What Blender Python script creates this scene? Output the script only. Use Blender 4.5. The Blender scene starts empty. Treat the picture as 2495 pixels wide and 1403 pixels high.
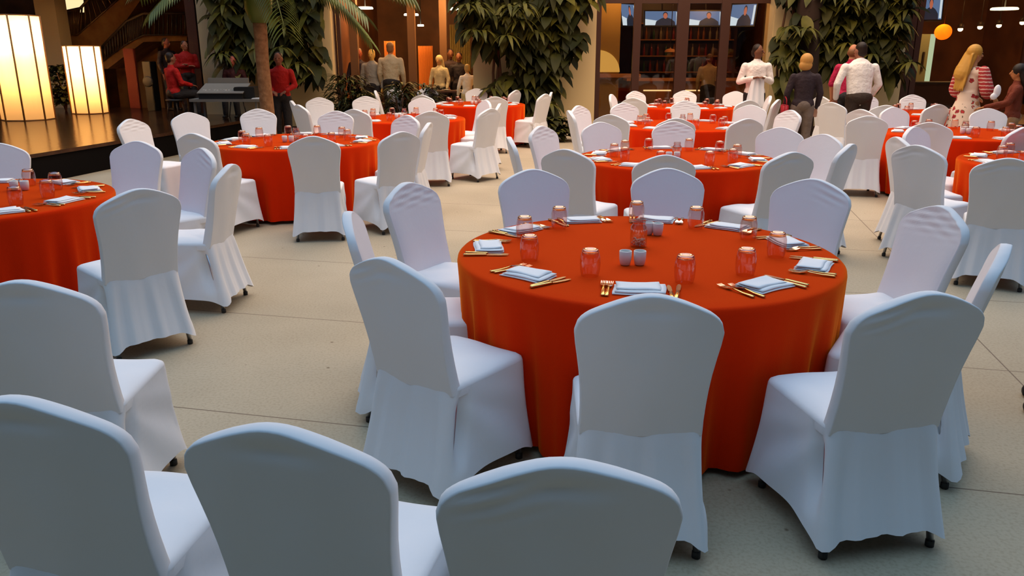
import bpy, bmesh, math, random
from math import sin, cos, pi, radians, atan2, hypot, exp, tan, sqrt
from mathutils import Vector, Matrix, Euler, noise
random.seed(11)
SC = bpy.context.scene
COL = SC.collection
# ---------------------------------------------------------------- camera geometry (frame 2495 x 1403)
F = 1940.6; CX = 1247.5; CY = 701.5; H = 1.67; TH = radians(16.43)
def _dir(px, py):
    x = (px-CX)/F; u = -(py-CY)/F
    return x, cos(TH)+u*sin(TH), -sin(TH)+u*cos(TH)
def hit(px, py, z):            # point on the horizontal plane at height z
    x, dy, dz = _dir(px, py); t = (z-H)/dz
    return Vector((x*t, dy*t, z))
def atY(px, py, Y):            # point on the vertical plane at depth Y
    x, dy, dz = _dir(px, py); t = Y/dy
    return Vector((x*t, Y, H+dz*t))
def proj(x, y, z):
    d = y*cos(TH)-(z-H)*sin(TH); v = y*sin(TH)+(z-H)*cos(TH)
    return CX+F*x/d, CY-F*v/d

# ---------------------------------------------------------------- materials
def mat(name, col, rough=.6, metal=0.0, **k):
    m = bpy.data.materials.new(name); m.use_nodes = True
    nt = m.node_tree; b = nt.nodes['Principled BSDF']
    b.inputs['Base Color'].default_value = (*col, 1)
    b.inputs['Roughness'].default_value = rough
    b.inputs['Metallic'].default_value = metal
    if 'spec' in k: b.inputs['Specular IOR Level'].default_value = k['spec']
    if 'sheen' in k:
        b.inputs['Sheen Weight'].default_value = k['sheen'][0]
        b.inputs['Sheen Roughness'].default_value = k['sheen'][1]
        b.inputs['Sheen Tint'].default_value = (*k['sheen'][2], 1)
    if 'emit' in k:
        b.inputs['Emission Color'].default_value = (*k['emit'][0], 1)
        b.inputs['Emission Strength'].default_value = k['emit'][1]
    if 'var' in k:            # (scale, second colour, detail)
        sc, c2, det = k['var']
        tc = nt.nodes.new('ShaderNodeTexCoord'); n = nt.nodes.new('ShaderNodeTexNoise')
        n.inputs['Scale'].default_value = sc; n.inputs['Detail'].default_value = det
        r = nt.nodes.new('ShaderNodeValToRGB')
        r.color_ramp.elements[0].position = .35; r.color_ramp.elements[1].position = .65
        r.color_ramp.elements[0].color = (*col, 1); r.color_ramp.elements[1].color = (*c2, 1)
        nt.links.new(tc.outputs['Object'], n.inputs['Vector'])
        nt.links.new(n.outputs['Fac'], r.inputs['Fac']); nt.links.new(r.outputs['Color'], b.inputs['Base Color'])
    if 'bump' in k:           # (scale, distance, strength)
        tc = nt.nodes.new('ShaderNodeTexCoord'); n = nt.nodes.new('ShaderNodeTexNoise')
        n.inputs['Scale'].default_value = k['bump'][0]; n.inputs['Detail'].default_value = 4
        bp = nt.nodes.new('ShaderNodeBump'); bp.inputs['Distance'].default_value = k['bump'][1]
        bp.inputs['Strength'].default_value = k['bump'][2]
        nt.links.new(tc.outputs['Object'], n.inputs['Vector'])
        nt.links.new(n.outputs['Fac'], bp.inputs['Height']); nt.links.new(bp.outputs['Normal'], b.inputs['Normal'])
    return m
def glassmat(name, tint, refl=1.0, rough=.02, base=.06):
    m = bpy.data.materials.new(name); m.use_nodes = True; nt = m.node_tree
    for n in list(nt.nodes): nt.nodes.remove(n)
    o = nt.nodes.new('ShaderNodeOutputMaterial'); mx = nt.nodes.new('ShaderNodeMixShader')
    t = nt.nodes.new('ShaderNodeBsdfTransparent'); g = nt.nodes.new('ShaderNodeBsdfGlossy')
    t.inputs['Color'].default_value = (*tint, 1); g.inputs['Roughness'].default_value = rough
    lw = nt.nodes.new('ShaderNodeLayerWeight'); lw.inputs['Blend'].default_value = .25
    ma = nt.nodes.new('ShaderNodeMath'); ma.operation = 'MULTIPLY_ADD'
    ma.inputs[1].default_value = .75*refl; ma.inputs[2].default_value = base
    nt.links.new(lw.outputs['Facing'], ma.inputs[0]); nt.links.new(ma.outputs[0], mx.inputs['Fac'])
    nt.links.new(t.outputs[0], mx.inputs[1]); nt.links.new(g.outputs[0], mx.inputs[2]); nt.links.new(mx.outputs[0], o.inputs['Surface'])
    return m
def emis(name, col, s):
    m = bpy.data.materials.new(name); m.use_nodes = True; nt = m.node_tree
    b = nt.nodes['Principled BSDF']; b.inputs['Base Color'].default_value = (0, 0, 0, 1)
    b.inputs['Emission Color'].default_value = (*col, 1); b.inputs['Emission Strength'].default_value = s
    return m

M = {}
M['cover'] = mat('white_stretch_cloth', (.80, .81, .83), .85, spec=.2, bump=(5, .02, .25))
M['orange'] = mat('orange_tablecloth', (.66, .021, .0016), .9, spec=.03, sheen=(.8, .42, (1, .30, .02)), bump=(220, .002, .5))
M['napkin'] = mat('napkin_cloth', (.84, .86, .88), .8, spec=.2, bump=(60, .002, .3))
M['gold'] = mat('polished_gold', (.95, .62, .22), .18, 1)
M['silver'] = mat('polished_steel', (.85, .83, .8), .15, 1)
M['glass'] = glassmat('clear_tumbler_glass', (.98, .90, .88), .55, .02, .02)
M['glass_rim'] = glassmat('thick_tumbler_base_glass', (1.0, .72, .42), .8, .08, .22)  # warm highlight on the clear base put into the tint
M['pane'] = glassmat('window_glass', (.86, .80, .72), .35, .03, .03)
M['ceramic'] = mat('white_ceramic', (.72, .72, .70), .25)
M['pebble'] = mat('grey_pebbles', (.35, .30, .26), .7, var=(60, (.7, .66, .6), 2))
M['steel'] = mat('chair_leg_metal', (.55, .55, .56), .3, 1)
M['rubber'] = mat('black_rubber', (.015, .015, .015), .6)
M['wood_stage'] = mat('dark_glossy_stage_wood', (.040, .014, .005), .17, var=(3, (.075, .028, .010), 4), bump=(14, .01, .25))
M['black'] = mat('black_stage_skirt', (.004, .003, .003), .9, spec=.1)
M['cream'] = mat('cream_painted_plaster', (.66, .52, .28), .8, bump=(30, .004, .3))
M['brownwall'] = mat('dark_brown_panelling', (.22, .080, .026), .6, var=(1.3, (.12, .042, .014), 3))
M['darkwood'] = mat('dark_timber_frame', (.05, .015, .008), .45)
M['tan'] = mat('tan_plaster', (.30, .15, .05), .8, var=(3, (.2, .09, .03), 3))
M['iron'] = mat('dark_iron', (.03, .02, .015), .5)
M['leaf'] = mat('deep_green_leaf', (.010, .014, .002), .6, spec=.2, var=(1.6, (.034, .034, .004), 2))
M['leaf2'] = mat('olive_green_leaf', (.040, .045, .006), .55, spec=.25, var=(3, (.11, .10, .014), 2))
M['palmleaf'] = mat('palm_frond_green', (.06, .08, .006), .5, var=(2, (.13, .17, .015), 2))
M['bark'] = mat('palm_bark', (.26, .12, .05), .9, var=(14, (.40, .20, .09), 4), bump=(25, .02, .6))
M['stem'] = mat('brown_vine_stem', (.07, .03, .012), .8)
M['curtain'] = mat('orange_curtain', (.75, .25, .04), .8)
M['woodtan'] = mat('amber_wood', (.45, .19, .05), .5)
M['redlight_tint'] = mat('red_light_tinted_panel', (.20, .022, .010), .6)  # red light falling on the panel is put into this colour
M['greygear'] = mat('grey_mixing_desk', (.22, .20, .17), .5)
M['blackgear'] = mat('black_equipment_case', (.012, .011, .010), .5)
M['foliage_floor'] = M['leaf']

def floor_mat():
    m = bpy.data.materials.new('polished_concrete_floor'); m.use_nodes = True; nt = m.node_tree; b = nt.nodes['Principled BSDF']
    b.inputs['Roughness'].default_value = .62; b.inputs['Specular IOR Level'].default_value = .35
    tc = nt.nodes.new('ShaderNodeTexCoord')
    n1 = nt.nodes.new('ShaderNodeTexNoise'); n1.inputs['Scale'].default_value = .9; n1.inputs['Detail'].default_value = 6
    r1 = nt.nodes.new('ShaderNodeValToRGB'); r1.color_ramp.elements[0].position = .3; r1.color_ramp.elements[1].position = .7
    r1.color_ramp.elements[0].color = (.41, .335, .225, 1); r1.color_ramp.elements[1].color = (.51, .425, .295, 1)
    n2 = nt.nodes.new('ShaderNodeTexNoise'); n2.inputs['Scale'].default_value = 70; n2.inputs['Detail'].default_value = 3
    r2 = nt.nodes.new('ShaderNodeValToRGB'); r2.color_ramp.elements[0].position = .33; r2.color_ramp.elements[1].position = .55
    r2.color_ramp.elements[0].color = (.86, .84, .81, 1); r2.color_ramp.elements[1].color = (1, 1, 1, 1)
    v = nt.nodes.new('ShaderNodeTexVoronoi'); v.inputs['Scale'].default_value = 5
    r3 = nt.nodes.new('ShaderNodeValToRGB'); r3.color_ramp.elements[0].position = .03; r3.color_ramp.elements[1].position = .06
    r3.color_ramp.elements[0].color = (.45, .40, .35, 1); r3.color_ramp.elements[1].color = (1, 1, 1, 1)
    for n in (n1, n2, v): nt.links.new(tc.outputs['Object'], n.inputs['Vector'])
    nt.links.new(n1.outputs['Fac'], r1.inputs['Fac']); nt.links.new(n2.outputs['Fac'], r2.inputs['Fac'])
    nt.links.new(v.outputs['Distance'], r3.inputs['Fac'])
    # slab joints: rotated grid of thin dark lines
    mp = nt.nodes.new('ShaderNodeMapping'); mp.inputs['Rotation'].default_value = (0, 0, radians(12.5)); mp.inputs['Location'].default_value = (-1.78, -3.15, 0)
    nt.links.new(tc.outputs['Object'], mp.inputs['Vector'])
    sx = nt.nodes.new('ShaderNodeSeparateXYZ'); nt.links.new(mp.outputs[0], sx.inputs[0])
    outs = []
    for ax, per in ((0, 8.0), (1, 1.4)):
        a = nt.nodes.new('ShaderNodeMath'); a.operation = 'PINGPONG'; a.inputs[1].default_value = per/2
        nt.links.new(sx.outputs[ax], a.inputs[0])
        c = nt.nodes.new('ShaderNodeMath'); c.operation = 'LESS_THAN'; c.inputs[1].default_value = .004
        nt.links.new(a.outputs[0], c.inputs[0]); outs.append(c)
    mxj = nt.nodes.new('ShaderNodeMath'); mxj.operation = 'MAXIMUM'
    nt.links.new(outs[0].outputs[0], mxj.inputs[0]); nt.links.new(outs[1].outputs[0], mxj.inputs[1])
    def mul(a, bb):
        x = nt.nodes.new('ShaderNodeMix'); x.data_type = 'RGBA'; x.blend_type = 'MULTIPLY'; x.inputs[0].default_value = 1
        nt.links.new(a, x.inputs[6]); nt.links.new(bb, x.inputs[7]); return x.outputs[2]
    c = mul(mul(r1.outputs['Color'], r2.outputs['Color']), r3.outputs['Color'])
    x = nt.nodes.new('ShaderNodeMix'); x.data_type = 'RGBA'; nt.links.new(mxj.outputs[0], x.inputs[0])
    nt.links.new(c, x.inputs[6]); x.inputs[7].default_value = (.17, .12, .08, 1)
    nt.links.new(x.outputs[2], b.inputs['Base Color'])
    return m
M['floor'] = floor_mat()

def shade_mat():
    m = bpy.data.materials.new('lantern_paper'); m.use_nodes = True; nt = m.node_tree
    for n in list(nt.nodes): nt.nodes.remove(n)
    o = nt.nodes.new('ShaderNodeOutputMaterial'); mx = nt.nodes.new('ShaderNodeMixShader'); mx.inputs[0].default_value = .72
    d = nt.nodes.new('ShaderNodeBsdfDiffuse'); t = nt.nodes.new('ShaderNodeBsdfTranslucent')
    d.inputs[0].default_value = (.8, .62, .35, 1); t.inputs[0].default_value = (.93, .57, .28, 1)
    nt.links.new(d.outputs[0], mx.inputs[1]); nt.links.new(t.outputs[0], mx.inputs[2]); nt.links.new(mx.outputs[0], o.inputs['Surface'])
    return m
M['paper'] = shade_mat()

# ---------------------------------------------------------------- helpers
def finish(name, bm, m, parent=None, smooth=True):
    me = bpy.data.meshes.new(name); bm.normal_update(); bm.to_mesh(me); bm.free()
    ms = m if isinstance(m, (list, tuple)) else [m]
    for x in ms: me.materials.append(x)
    if smooth:
        for p in me.polygons: p.use_smooth = True
    o = bpy.data.objects.new(name, me); COL.objects.link(o)
    if parent: o.parent = parent
    return o
def tag(o, label, cat, group=None, kind=None):
    o['label'] = label; o['category'] = cat
    if group: o['group'] = group
    if kind: o['kind'] = kind
    return o
def struct(o): o['kind'] = 'structure'; return o
def empty(name, loc=(0, 0, 0), rz=0):
    o = bpy.data.objects.new(name, None); COL.objects.link(o); o.location = loc; o.rotation_euler = (0, 0, rz)
    o.empty_display_size = .1
    return o
KIDS = {}
def copy_tree(root, loc, rz, skip=()):
    r = root.copy(); COL.objects.link(r); r.location = loc; r.rotation_euler = (0, 0, rz)
    for k in list(r.keys()):
        if k in ('label', 'group'): del r[k]
    for ch in list(root.children):
        c = ch.copy(); COL.objects.link(c); c.parent = r
        for g in list(ch.children):
            d = g.copy(); COL.objects.link(d); d.parent = c
    return r
def box(bm, x0, x1, y0, y1, z0, z1, mi=0):
    v = [bm.verts.new(p) for p in ((x0,y0,z0),(x1,y0,z0),(x1,y1,z0),(x0,y1,z0),(x0,y0,z1),(x1,y0,z1),(x1,y1,z1),(x0,y1,z1))]
    for f in ((0,3,2,1),(4,5,6,7),(0,1,5,4),(1,2,6,5),(2,3,7,6),(3,0,4,7)):
        fc = bm.faces.new([v[i] for i in f]); fc.material_index = mi
    return v
def boxobj(name, dims, m, parent=None, bev=0.0):
    bm = bmesh.new(); box(bm, *dims)
    if bev: bmesh.ops.bevel(bm, geom=bm.edges[:], offset=bev, segments=2, affect='EDGES')
    return finish(name, bm, m, parent, smooth=False)
def frame_of(d):
    d = d.normalized(); a = Vector((0, 0, 1)) if abs(d.z) < .9 else Vector((1, 0, 0))
    u = d.cross(a).normalized(); return u, u.cross(d).normalized()
def tube(bm, pts, rad, n=8, caps=True, mi=0, flat=1.0):
    pts = [Vector(p) for p in pts]
    rs = rad if isinstance(rad, (list, tuple)) else [rad]*len(pts)
    rings = []; u0 = None
    for i, p in enumerate(pts):
        d = (pts[min(i+1, len(pts)-1)]-pts[max(i-1, 0)])
        if d.length < 1e-9: d = Vector((0, 0, 1))
        u, v = frame_of(d)
        if u0 is not None:
            u = (u0-d.normalized()*u0.dot(d.normalized())).normalized(); v = u.cross(d.normalized()).normalized()
        u0 = u
        rings.append([bm.verts.new(p+u*rs[i]*cos(2*pi*k/n)+v*rs[i]*flat*sin(2*pi*k/n)) for k in range(n)])
    for a, b in zip(rings, rings[1:]):
        for k in range(n):
            f = bm.faces.new((a[k], a[(k+1) % n], b[(k+1) % n], b[k])); f.material_index = mi
    if caps:
        f = bm.faces.new(rings[0][::-1]); f.material_index = mi
        f = bm.faces.new(rings[-1]); f.material_index = mi
def lathe(bm, prof, n=24, c=(0, 0, 0), mi=0, cap=True):
    rings = []
    for r, z in prof:
        rings.append([bm.verts.new((c[0]+r*cos(2*pi*k/n), c[1]+r*sin(2*pi*k/n), c[2]+z)) for k in range(n)])
    for a, b in zip(rings, rings[1:]):
        for k in range(n):
            f = bm.faces.new((a[k], a[(k+1) % n], b[(k+1) % n], b[k])); f.material_index = mi
    if cap:
        if prof[0][0] > 1e-4: bm.faces.new(rings[0][::-1]).material_index = mi
        if prof[-1][0] > 1e-4: bm.faces.new(rings[-1]).material_index = mi
def ellipsoid(bm, c, r, n=14, m=9, rot=None):
    c = Vector(c); rings = []
    R = rot.to_matrix() if rot else None
    for i in range(m+1):
        a = -pi/2+pi*(i+.001 if i == 0 else (i-.001 if i == m else i))/m
        row = []
        for k in range(n):
            p = Vector((r[0]*cos(a)*cos(2*pi*k/n), r[1]*cos(a)*sin(2*pi*k/n), r[2]*sin(a)))
            if R: p = R @ p
            row.append(bm.verts.new(c+p))
        rings.append(row)
    for a, b in zip(rings, rings[1:]):
        for k in range(n): bm.faces.new((a[k], a[(k+1) % n], b[(k+1) % n], b[k]))
    bm.faces.new(rings[0][::-1]); bm.faces.new(rings[-1])
def sstep(a, b, x):
    t = max(0, min(1, (x-a)/(b-a))); return t*t*(3-2*t)
def interp(tab, x):
    if x <= tab[0][0]: return tab[0][1]
    for (a, va), (b, vb) in zip(tab, tab[1:]):
        if x <= b:
            t = (x-a)/(b-a); return va+(vb-va)*t
    return tab[-1][1]

# ---------------------------------------------------------------- covered banquet chair (origin on the floor, faces +Y)
WT = [(.44, .201), (.50, .199), (.56, .1995), (.62, .202), (.68, .207), (.74, .215), (.79, .2225), (.83, .2265), (.96, .2265)]
def crown(u):
    return interp([(0, .960), (.1, .9588), (.2, .9545), (.32, .9465), (.45, .9360), (.6, .9215), (.73, .9075), (.82, .8965), (.90, .883), (.95, .870), (.98, .857), (1, .836)], abs(u))
def seat_ring(k, n):          # point on a rounded rectangle, s in 0..1 starting at the rear centre, returns (x, y, nx, ny)
    pass
def rrect(hx, y0, y1, r, n):
    """n points round a rounded rectangle (x +-hx, y0..y1), evenly by arc length, with outward normals"""
    segs = []; w = 2*(hx-r); h = (y1-y0)-2*r; q = pi*r/2
    P = 2*w+2*h+4*q; out = []
    for i in range(n):
        s = (i/n)*P
        # start mid rear side going to +x
        parts = [('l', (0, y0), (1, 0), w/2), ('a', (hx-r, y0+r), -90, q), ('l', (hx, y0+r), (0, 1), h), ('a', (hx-r, y1-r), 0, q),
                 ('l', (hx-r, y1), (-1, 0), w), ('a', (-hx+r, y1-r), 90, q), ('l', (-hx, y1-r), (0, -1), h), ('a', (-hx+r, y0+r), 180, q), ('l', (-hx+r, y0), (1, 0), w/2)]
        for kind, p, d, L in parts:
            if s <= L+1e-9:
                if kind == 'l':
                    x = p[0]+d[0]*s; y = p[1]+d[1]*s; nx, ny = d[1], -d[0]
                else:
                    a = radians(d)+s/r; x = p[0]+r*cos(a); y = p[1]+r*sin(a); nx, ny = cos(a), sin(a)
                out.append((x, y, nx, ny)); break
            s -= L
        else: out.append((0, y0, 0, -1))
    return out
def make_chair(seed):
    rnd = random.Random(seed)
    root = empty('banquet_chair')
    root['category'] = 'chair'
    # --- backrest sleeve
    NU, NV = 28, 40
    bm = bmesh.new()
    ph = rnd.uniform(0, 6)
    def yc(z): return -.215-.125*(z-.45)/.51
    grids = []
    for side in (-1, 1):      # -1 rear face, +1 front face
        g = []
        for j in range(NV+1):
            v = (j/NV)**.72; row = []
            for i in range(NU+1):
                u = -1+2*i/NU
                u = sin(u*pi/2)*.55+u*.45
                z = .44+(crown(u)-.44)*v
                w = interp(WT, z)
                x = u*w
                half = .0215+.005*(1-v)
                edge = 1-(abs(u))**6
                bulge = .003*edge*sin(pi*min(1, v*.97))
                if side > 0:
                    bulge += .010*edge*sin(pi*v)
                    if seed % 2 == 1: bulge += .0032*(sin(185*z+22*x+ph)+.6*sin(120*z-30*x+ph))*sstep(.80, .88, z)*edge
                else:
                    bulge -= .008*exp(-((x/.075)**2+((z-.912)/.018)**2))
                    bulge += .0025*sin(3*x/.1+ph)*sin(9*z)
                if seed % 3 == 2: bulge += .0042*sin(150*(z-.35*x)+ph)*sstep(.80, .9, z)*sstep(.2, -.8, u*(1 if ph > 3 else -1))*edge
                y = yc(z)+side*(half+bulge)-.012*(u*u)*(-1)
                row.append(bm.verts.new((x, y, z)))
            g.append(row)
        grids.append(g)
    A, B = grids
    for g, fl in ((A, False), (B, True)):
        for j in range(NV):
            for i in range(NU):
                q = (g[j][i], g[j][i+1], g[j+1][i+1], g[j+1][i])
                bm.faces.new(q[::-1] if fl else q)
    # rim
    def path(g): return [g[j][0] for j in range(NV+1)]+[g[NV][i] for i in range(1, NU+1)]+[g[j][NU] for j in range(NV-1, -1, -1)]
    pa, pb = path(A), path(B); n = len(pa)
    mids = []
    for t, off in ((.0, .0025), (.10, .0055), (.5, .0075), (.90, .0055), (1.0, .0025)):
        row = []
        for k in range(n):
            a, b = pa[k].co, pb[k].co
            k0, k1 = max(0, k-1), min(n-1, k+1)
            d = pa[k1].co-pa[k0].co; d.y = 0
            nrm = Vector((-d.z, 0, d.x)).normalized()
            c = Vector((0, 0, .65))
            if nrm.dot(a-c) < 0: nrm = -nrm
            row.append(bm.verts.new(a.lerp(b, t)+nrm*off))
        mids.append(row)
    strips = [pa]+mids+[pb]
    for r0, r1 in zip(strips, strips[1:]):
        for k in range(n-1): bm.faces.new((r0[k], r0[k+1], r1[k+1], r1[k]))
    bot = [A[0][i] for i in range(NU+1)]+[B[0][i] for i in range(NU, -1, -1)]
    bmesh.ops.recalc_face_normals(bm, faces=bm.faces[:])
    finish('backrest_cover', bm, M['cover'], root)
    # --- seat top and skirt
    N = 96; TOP = .468
    base = rrect(.212, -.235, .225, .045, N)
    bm = bmesh.new(); rings = []
    for s, dz in ((.985, -.04), (1.0, -.012), (.985, .000), (.93, .010), (.82, .018), (.62, .023), (.38, .025), (.15, .026)):
        row = []
        for (x, y, nx, ny) in base:
            X = x*s; Y = -.005+(y+.005)*s
            row.append(bm.verts.new((X, Y, TOP+dz+(.004*sin(26*X+17*Y+ph)+.005*sin(9*atan2(X+.2, Y+.24)+ph)*sstep(0, .2, hypot(X+.2, Y+.24)))*s*(1-s)*4)))
        rings.append(row)
    for a, b in zip(rings, rings[1:]):
        for k in range(N): bm.faces.new((a[k], a[(k+1) % N], b[(k+1) % N], b[k]))
    bm.faces.new(rings[-1])
    bmesh.ops.recalc_face_normals(bm, faces=bm.faces[:])
    finish('seat_cover', bm, M['cover'], root)
    bm = bmesh.new(); rings = []
    hem = rrect(.243, -.325, .262, .035, N)
    nz = 15
    for j in range(nz):
        t = j/(nz-1); row = []
        for k in range(N):
            x0, y0, nx, ny = base[k]; x1, y1, mx, my = hem[k]
            tt = t**.85
            x = x0+(x1-x0)*tt; y = y0+(y1-y0)*tt
            s = k/N                           # 0 = rear centre
            side = abs(nx) > .9
            rearc = exp(-(((y0+.165)/.028)**2)) if side else 0
            fold = 0
            if abs(nx) < .9 and ny < 0:       # rear panel pleats
                fold = (.011*sin(x0*52+ph)+.007*sin(x0*98+ph*2))*t**.6*(1-.25*t)
            elif side:
                ang = atan2(y0+.24, .46*t+.03); fold = .013*sin(ang*13+ph)*t*(1.1-.4*t)*min(1, (y0+.24)*9+.2)
            else:
                fold = .006*sin(x0*40+ph*1.7)*t
            fold -= rearc*.042*sin(pi*min(1, t*1.15))
            fold -= .010*sin(pi*t)            # cloth pulled in between seat edge and hem
            hz = .030+.028*(cos(2*pi*(s*4))*-.5+.5 if True else 0)
            cz = (1 if (abs(nx) > .3 and abs(ny) > .3) else 0)
            hz = .098 - .045*max(exp(-((abs(x1)-.24)/.06)**2)*exp(-((y1+.31)/.07)**2), exp(-((abs(x1)-.24)/.06)**2)*exp(-((y1-.25)/.07)**2))
            z = (TOP-.010)*(1-t)+hz*t
            row.append(bm.verts.new((x+nx*fold, y+ny*fold, z)))
        rings.append(row)
    for a, b in zip(rings, rings[1:]):
        for k in range(N): bm.faces.new((a[(k+1) % N], a[k], b[k], b[(k+1) % N]))
    # narrow band at the seam
    bmesh.ops.recalc_face_normals(bm, faces=bm.faces[:])
    finish('skirt', bm, M['cover'], root)
    # --- legs with rubber feet
    for sx in (-1, 1):
        for (xt, yt, xb, yb) in ((.185, .17, .19, .20), (.185, -.19, .205, -.275)):
            bm = bmesh.new()
            tube(bm, [(sx*xt, yt, .44), (sx*xb, yb, .022)], .0125, 10)
            lg = finish('leg', bm, M['steel'], root)
            bm = bmesh.new(); lathe(bm, [(.013, 0), (.0155, .002), (.0155, .024), (.013, .027)], 12, (sx*xb, yb, 0))
            finish('rubber_foot', bm, M['rubber'], lg)
    return root
TBL = {  # x, y, short name used in labels
 'T1': (.645, 3.74, 'nearest table'), 'T2': (-2.36, 8.8, 'table in front of the stage'), 'T3': (1.5, 7.35, 'second centre table'),
 'T4': (2.26, 10.8, 'third centre table'), 'T5': (3.15, 14.7, 'farthest centre table'), 'T6': (-3.62, 5.2, 'table at the left edge'),
 'T7': (-1.6, 12.0, 'table right of the palm trunk'), 'T8': (-.66, 16.0-.6, 'table by the middle pillar'), 'T9': (5.42, 9.7, 'table near the floral dress'),
 'T10': (4.92, 7.0, 'table at the right edge'), 'T11': (6.75, 13.1, 'far right table')}
protos = [make_chair(s) for s in (0, 1, 2)]
used = [False]*3
APY = -.34
def chair(px, py, f, label, group, var=0, ztop=.96):
    """crown at the sighted point, facing f degrees clockwise from straight ahead"""
    p = hit(px, py, ztop); a = radians(f)
    c = Vector((p.x-APY*sin(a)*1.0, p.y-APY*cos(a), 0))
    sc_ = Vector((c.x, c.y)); 
    for k_, (tx, ty, _n) in TBL.items():
        dx, dy = c.x-tx, c.y-ty; rmin = .915+.155
        if dx*dx+dy*dy < rmin*rmin:
            need = sqrt(max(0, rmin*rmin-dx*dx))-abs(dy)
            if need < .40 and abs(dy) > .8*abs(dx): c.y += need*(1 if dy > 0 else -1)
            else:
                L_ = hypot(dx, dy); c.x = tx+dx/L_*rmin; c.y = ty+dy/L_*rmin
    c.y = min(c.y, 17.25)
    rz = -a
    if not used[var]:
        o = protos[var]; used[var] = True; o.location = c; o.rotation_euler = (0, 0, rz)
    else: o = copy_tree(protos[var], c, rz)
    o['label'] = label; o['category'] = 'chair'; o['group'] = group
    return o

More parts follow.
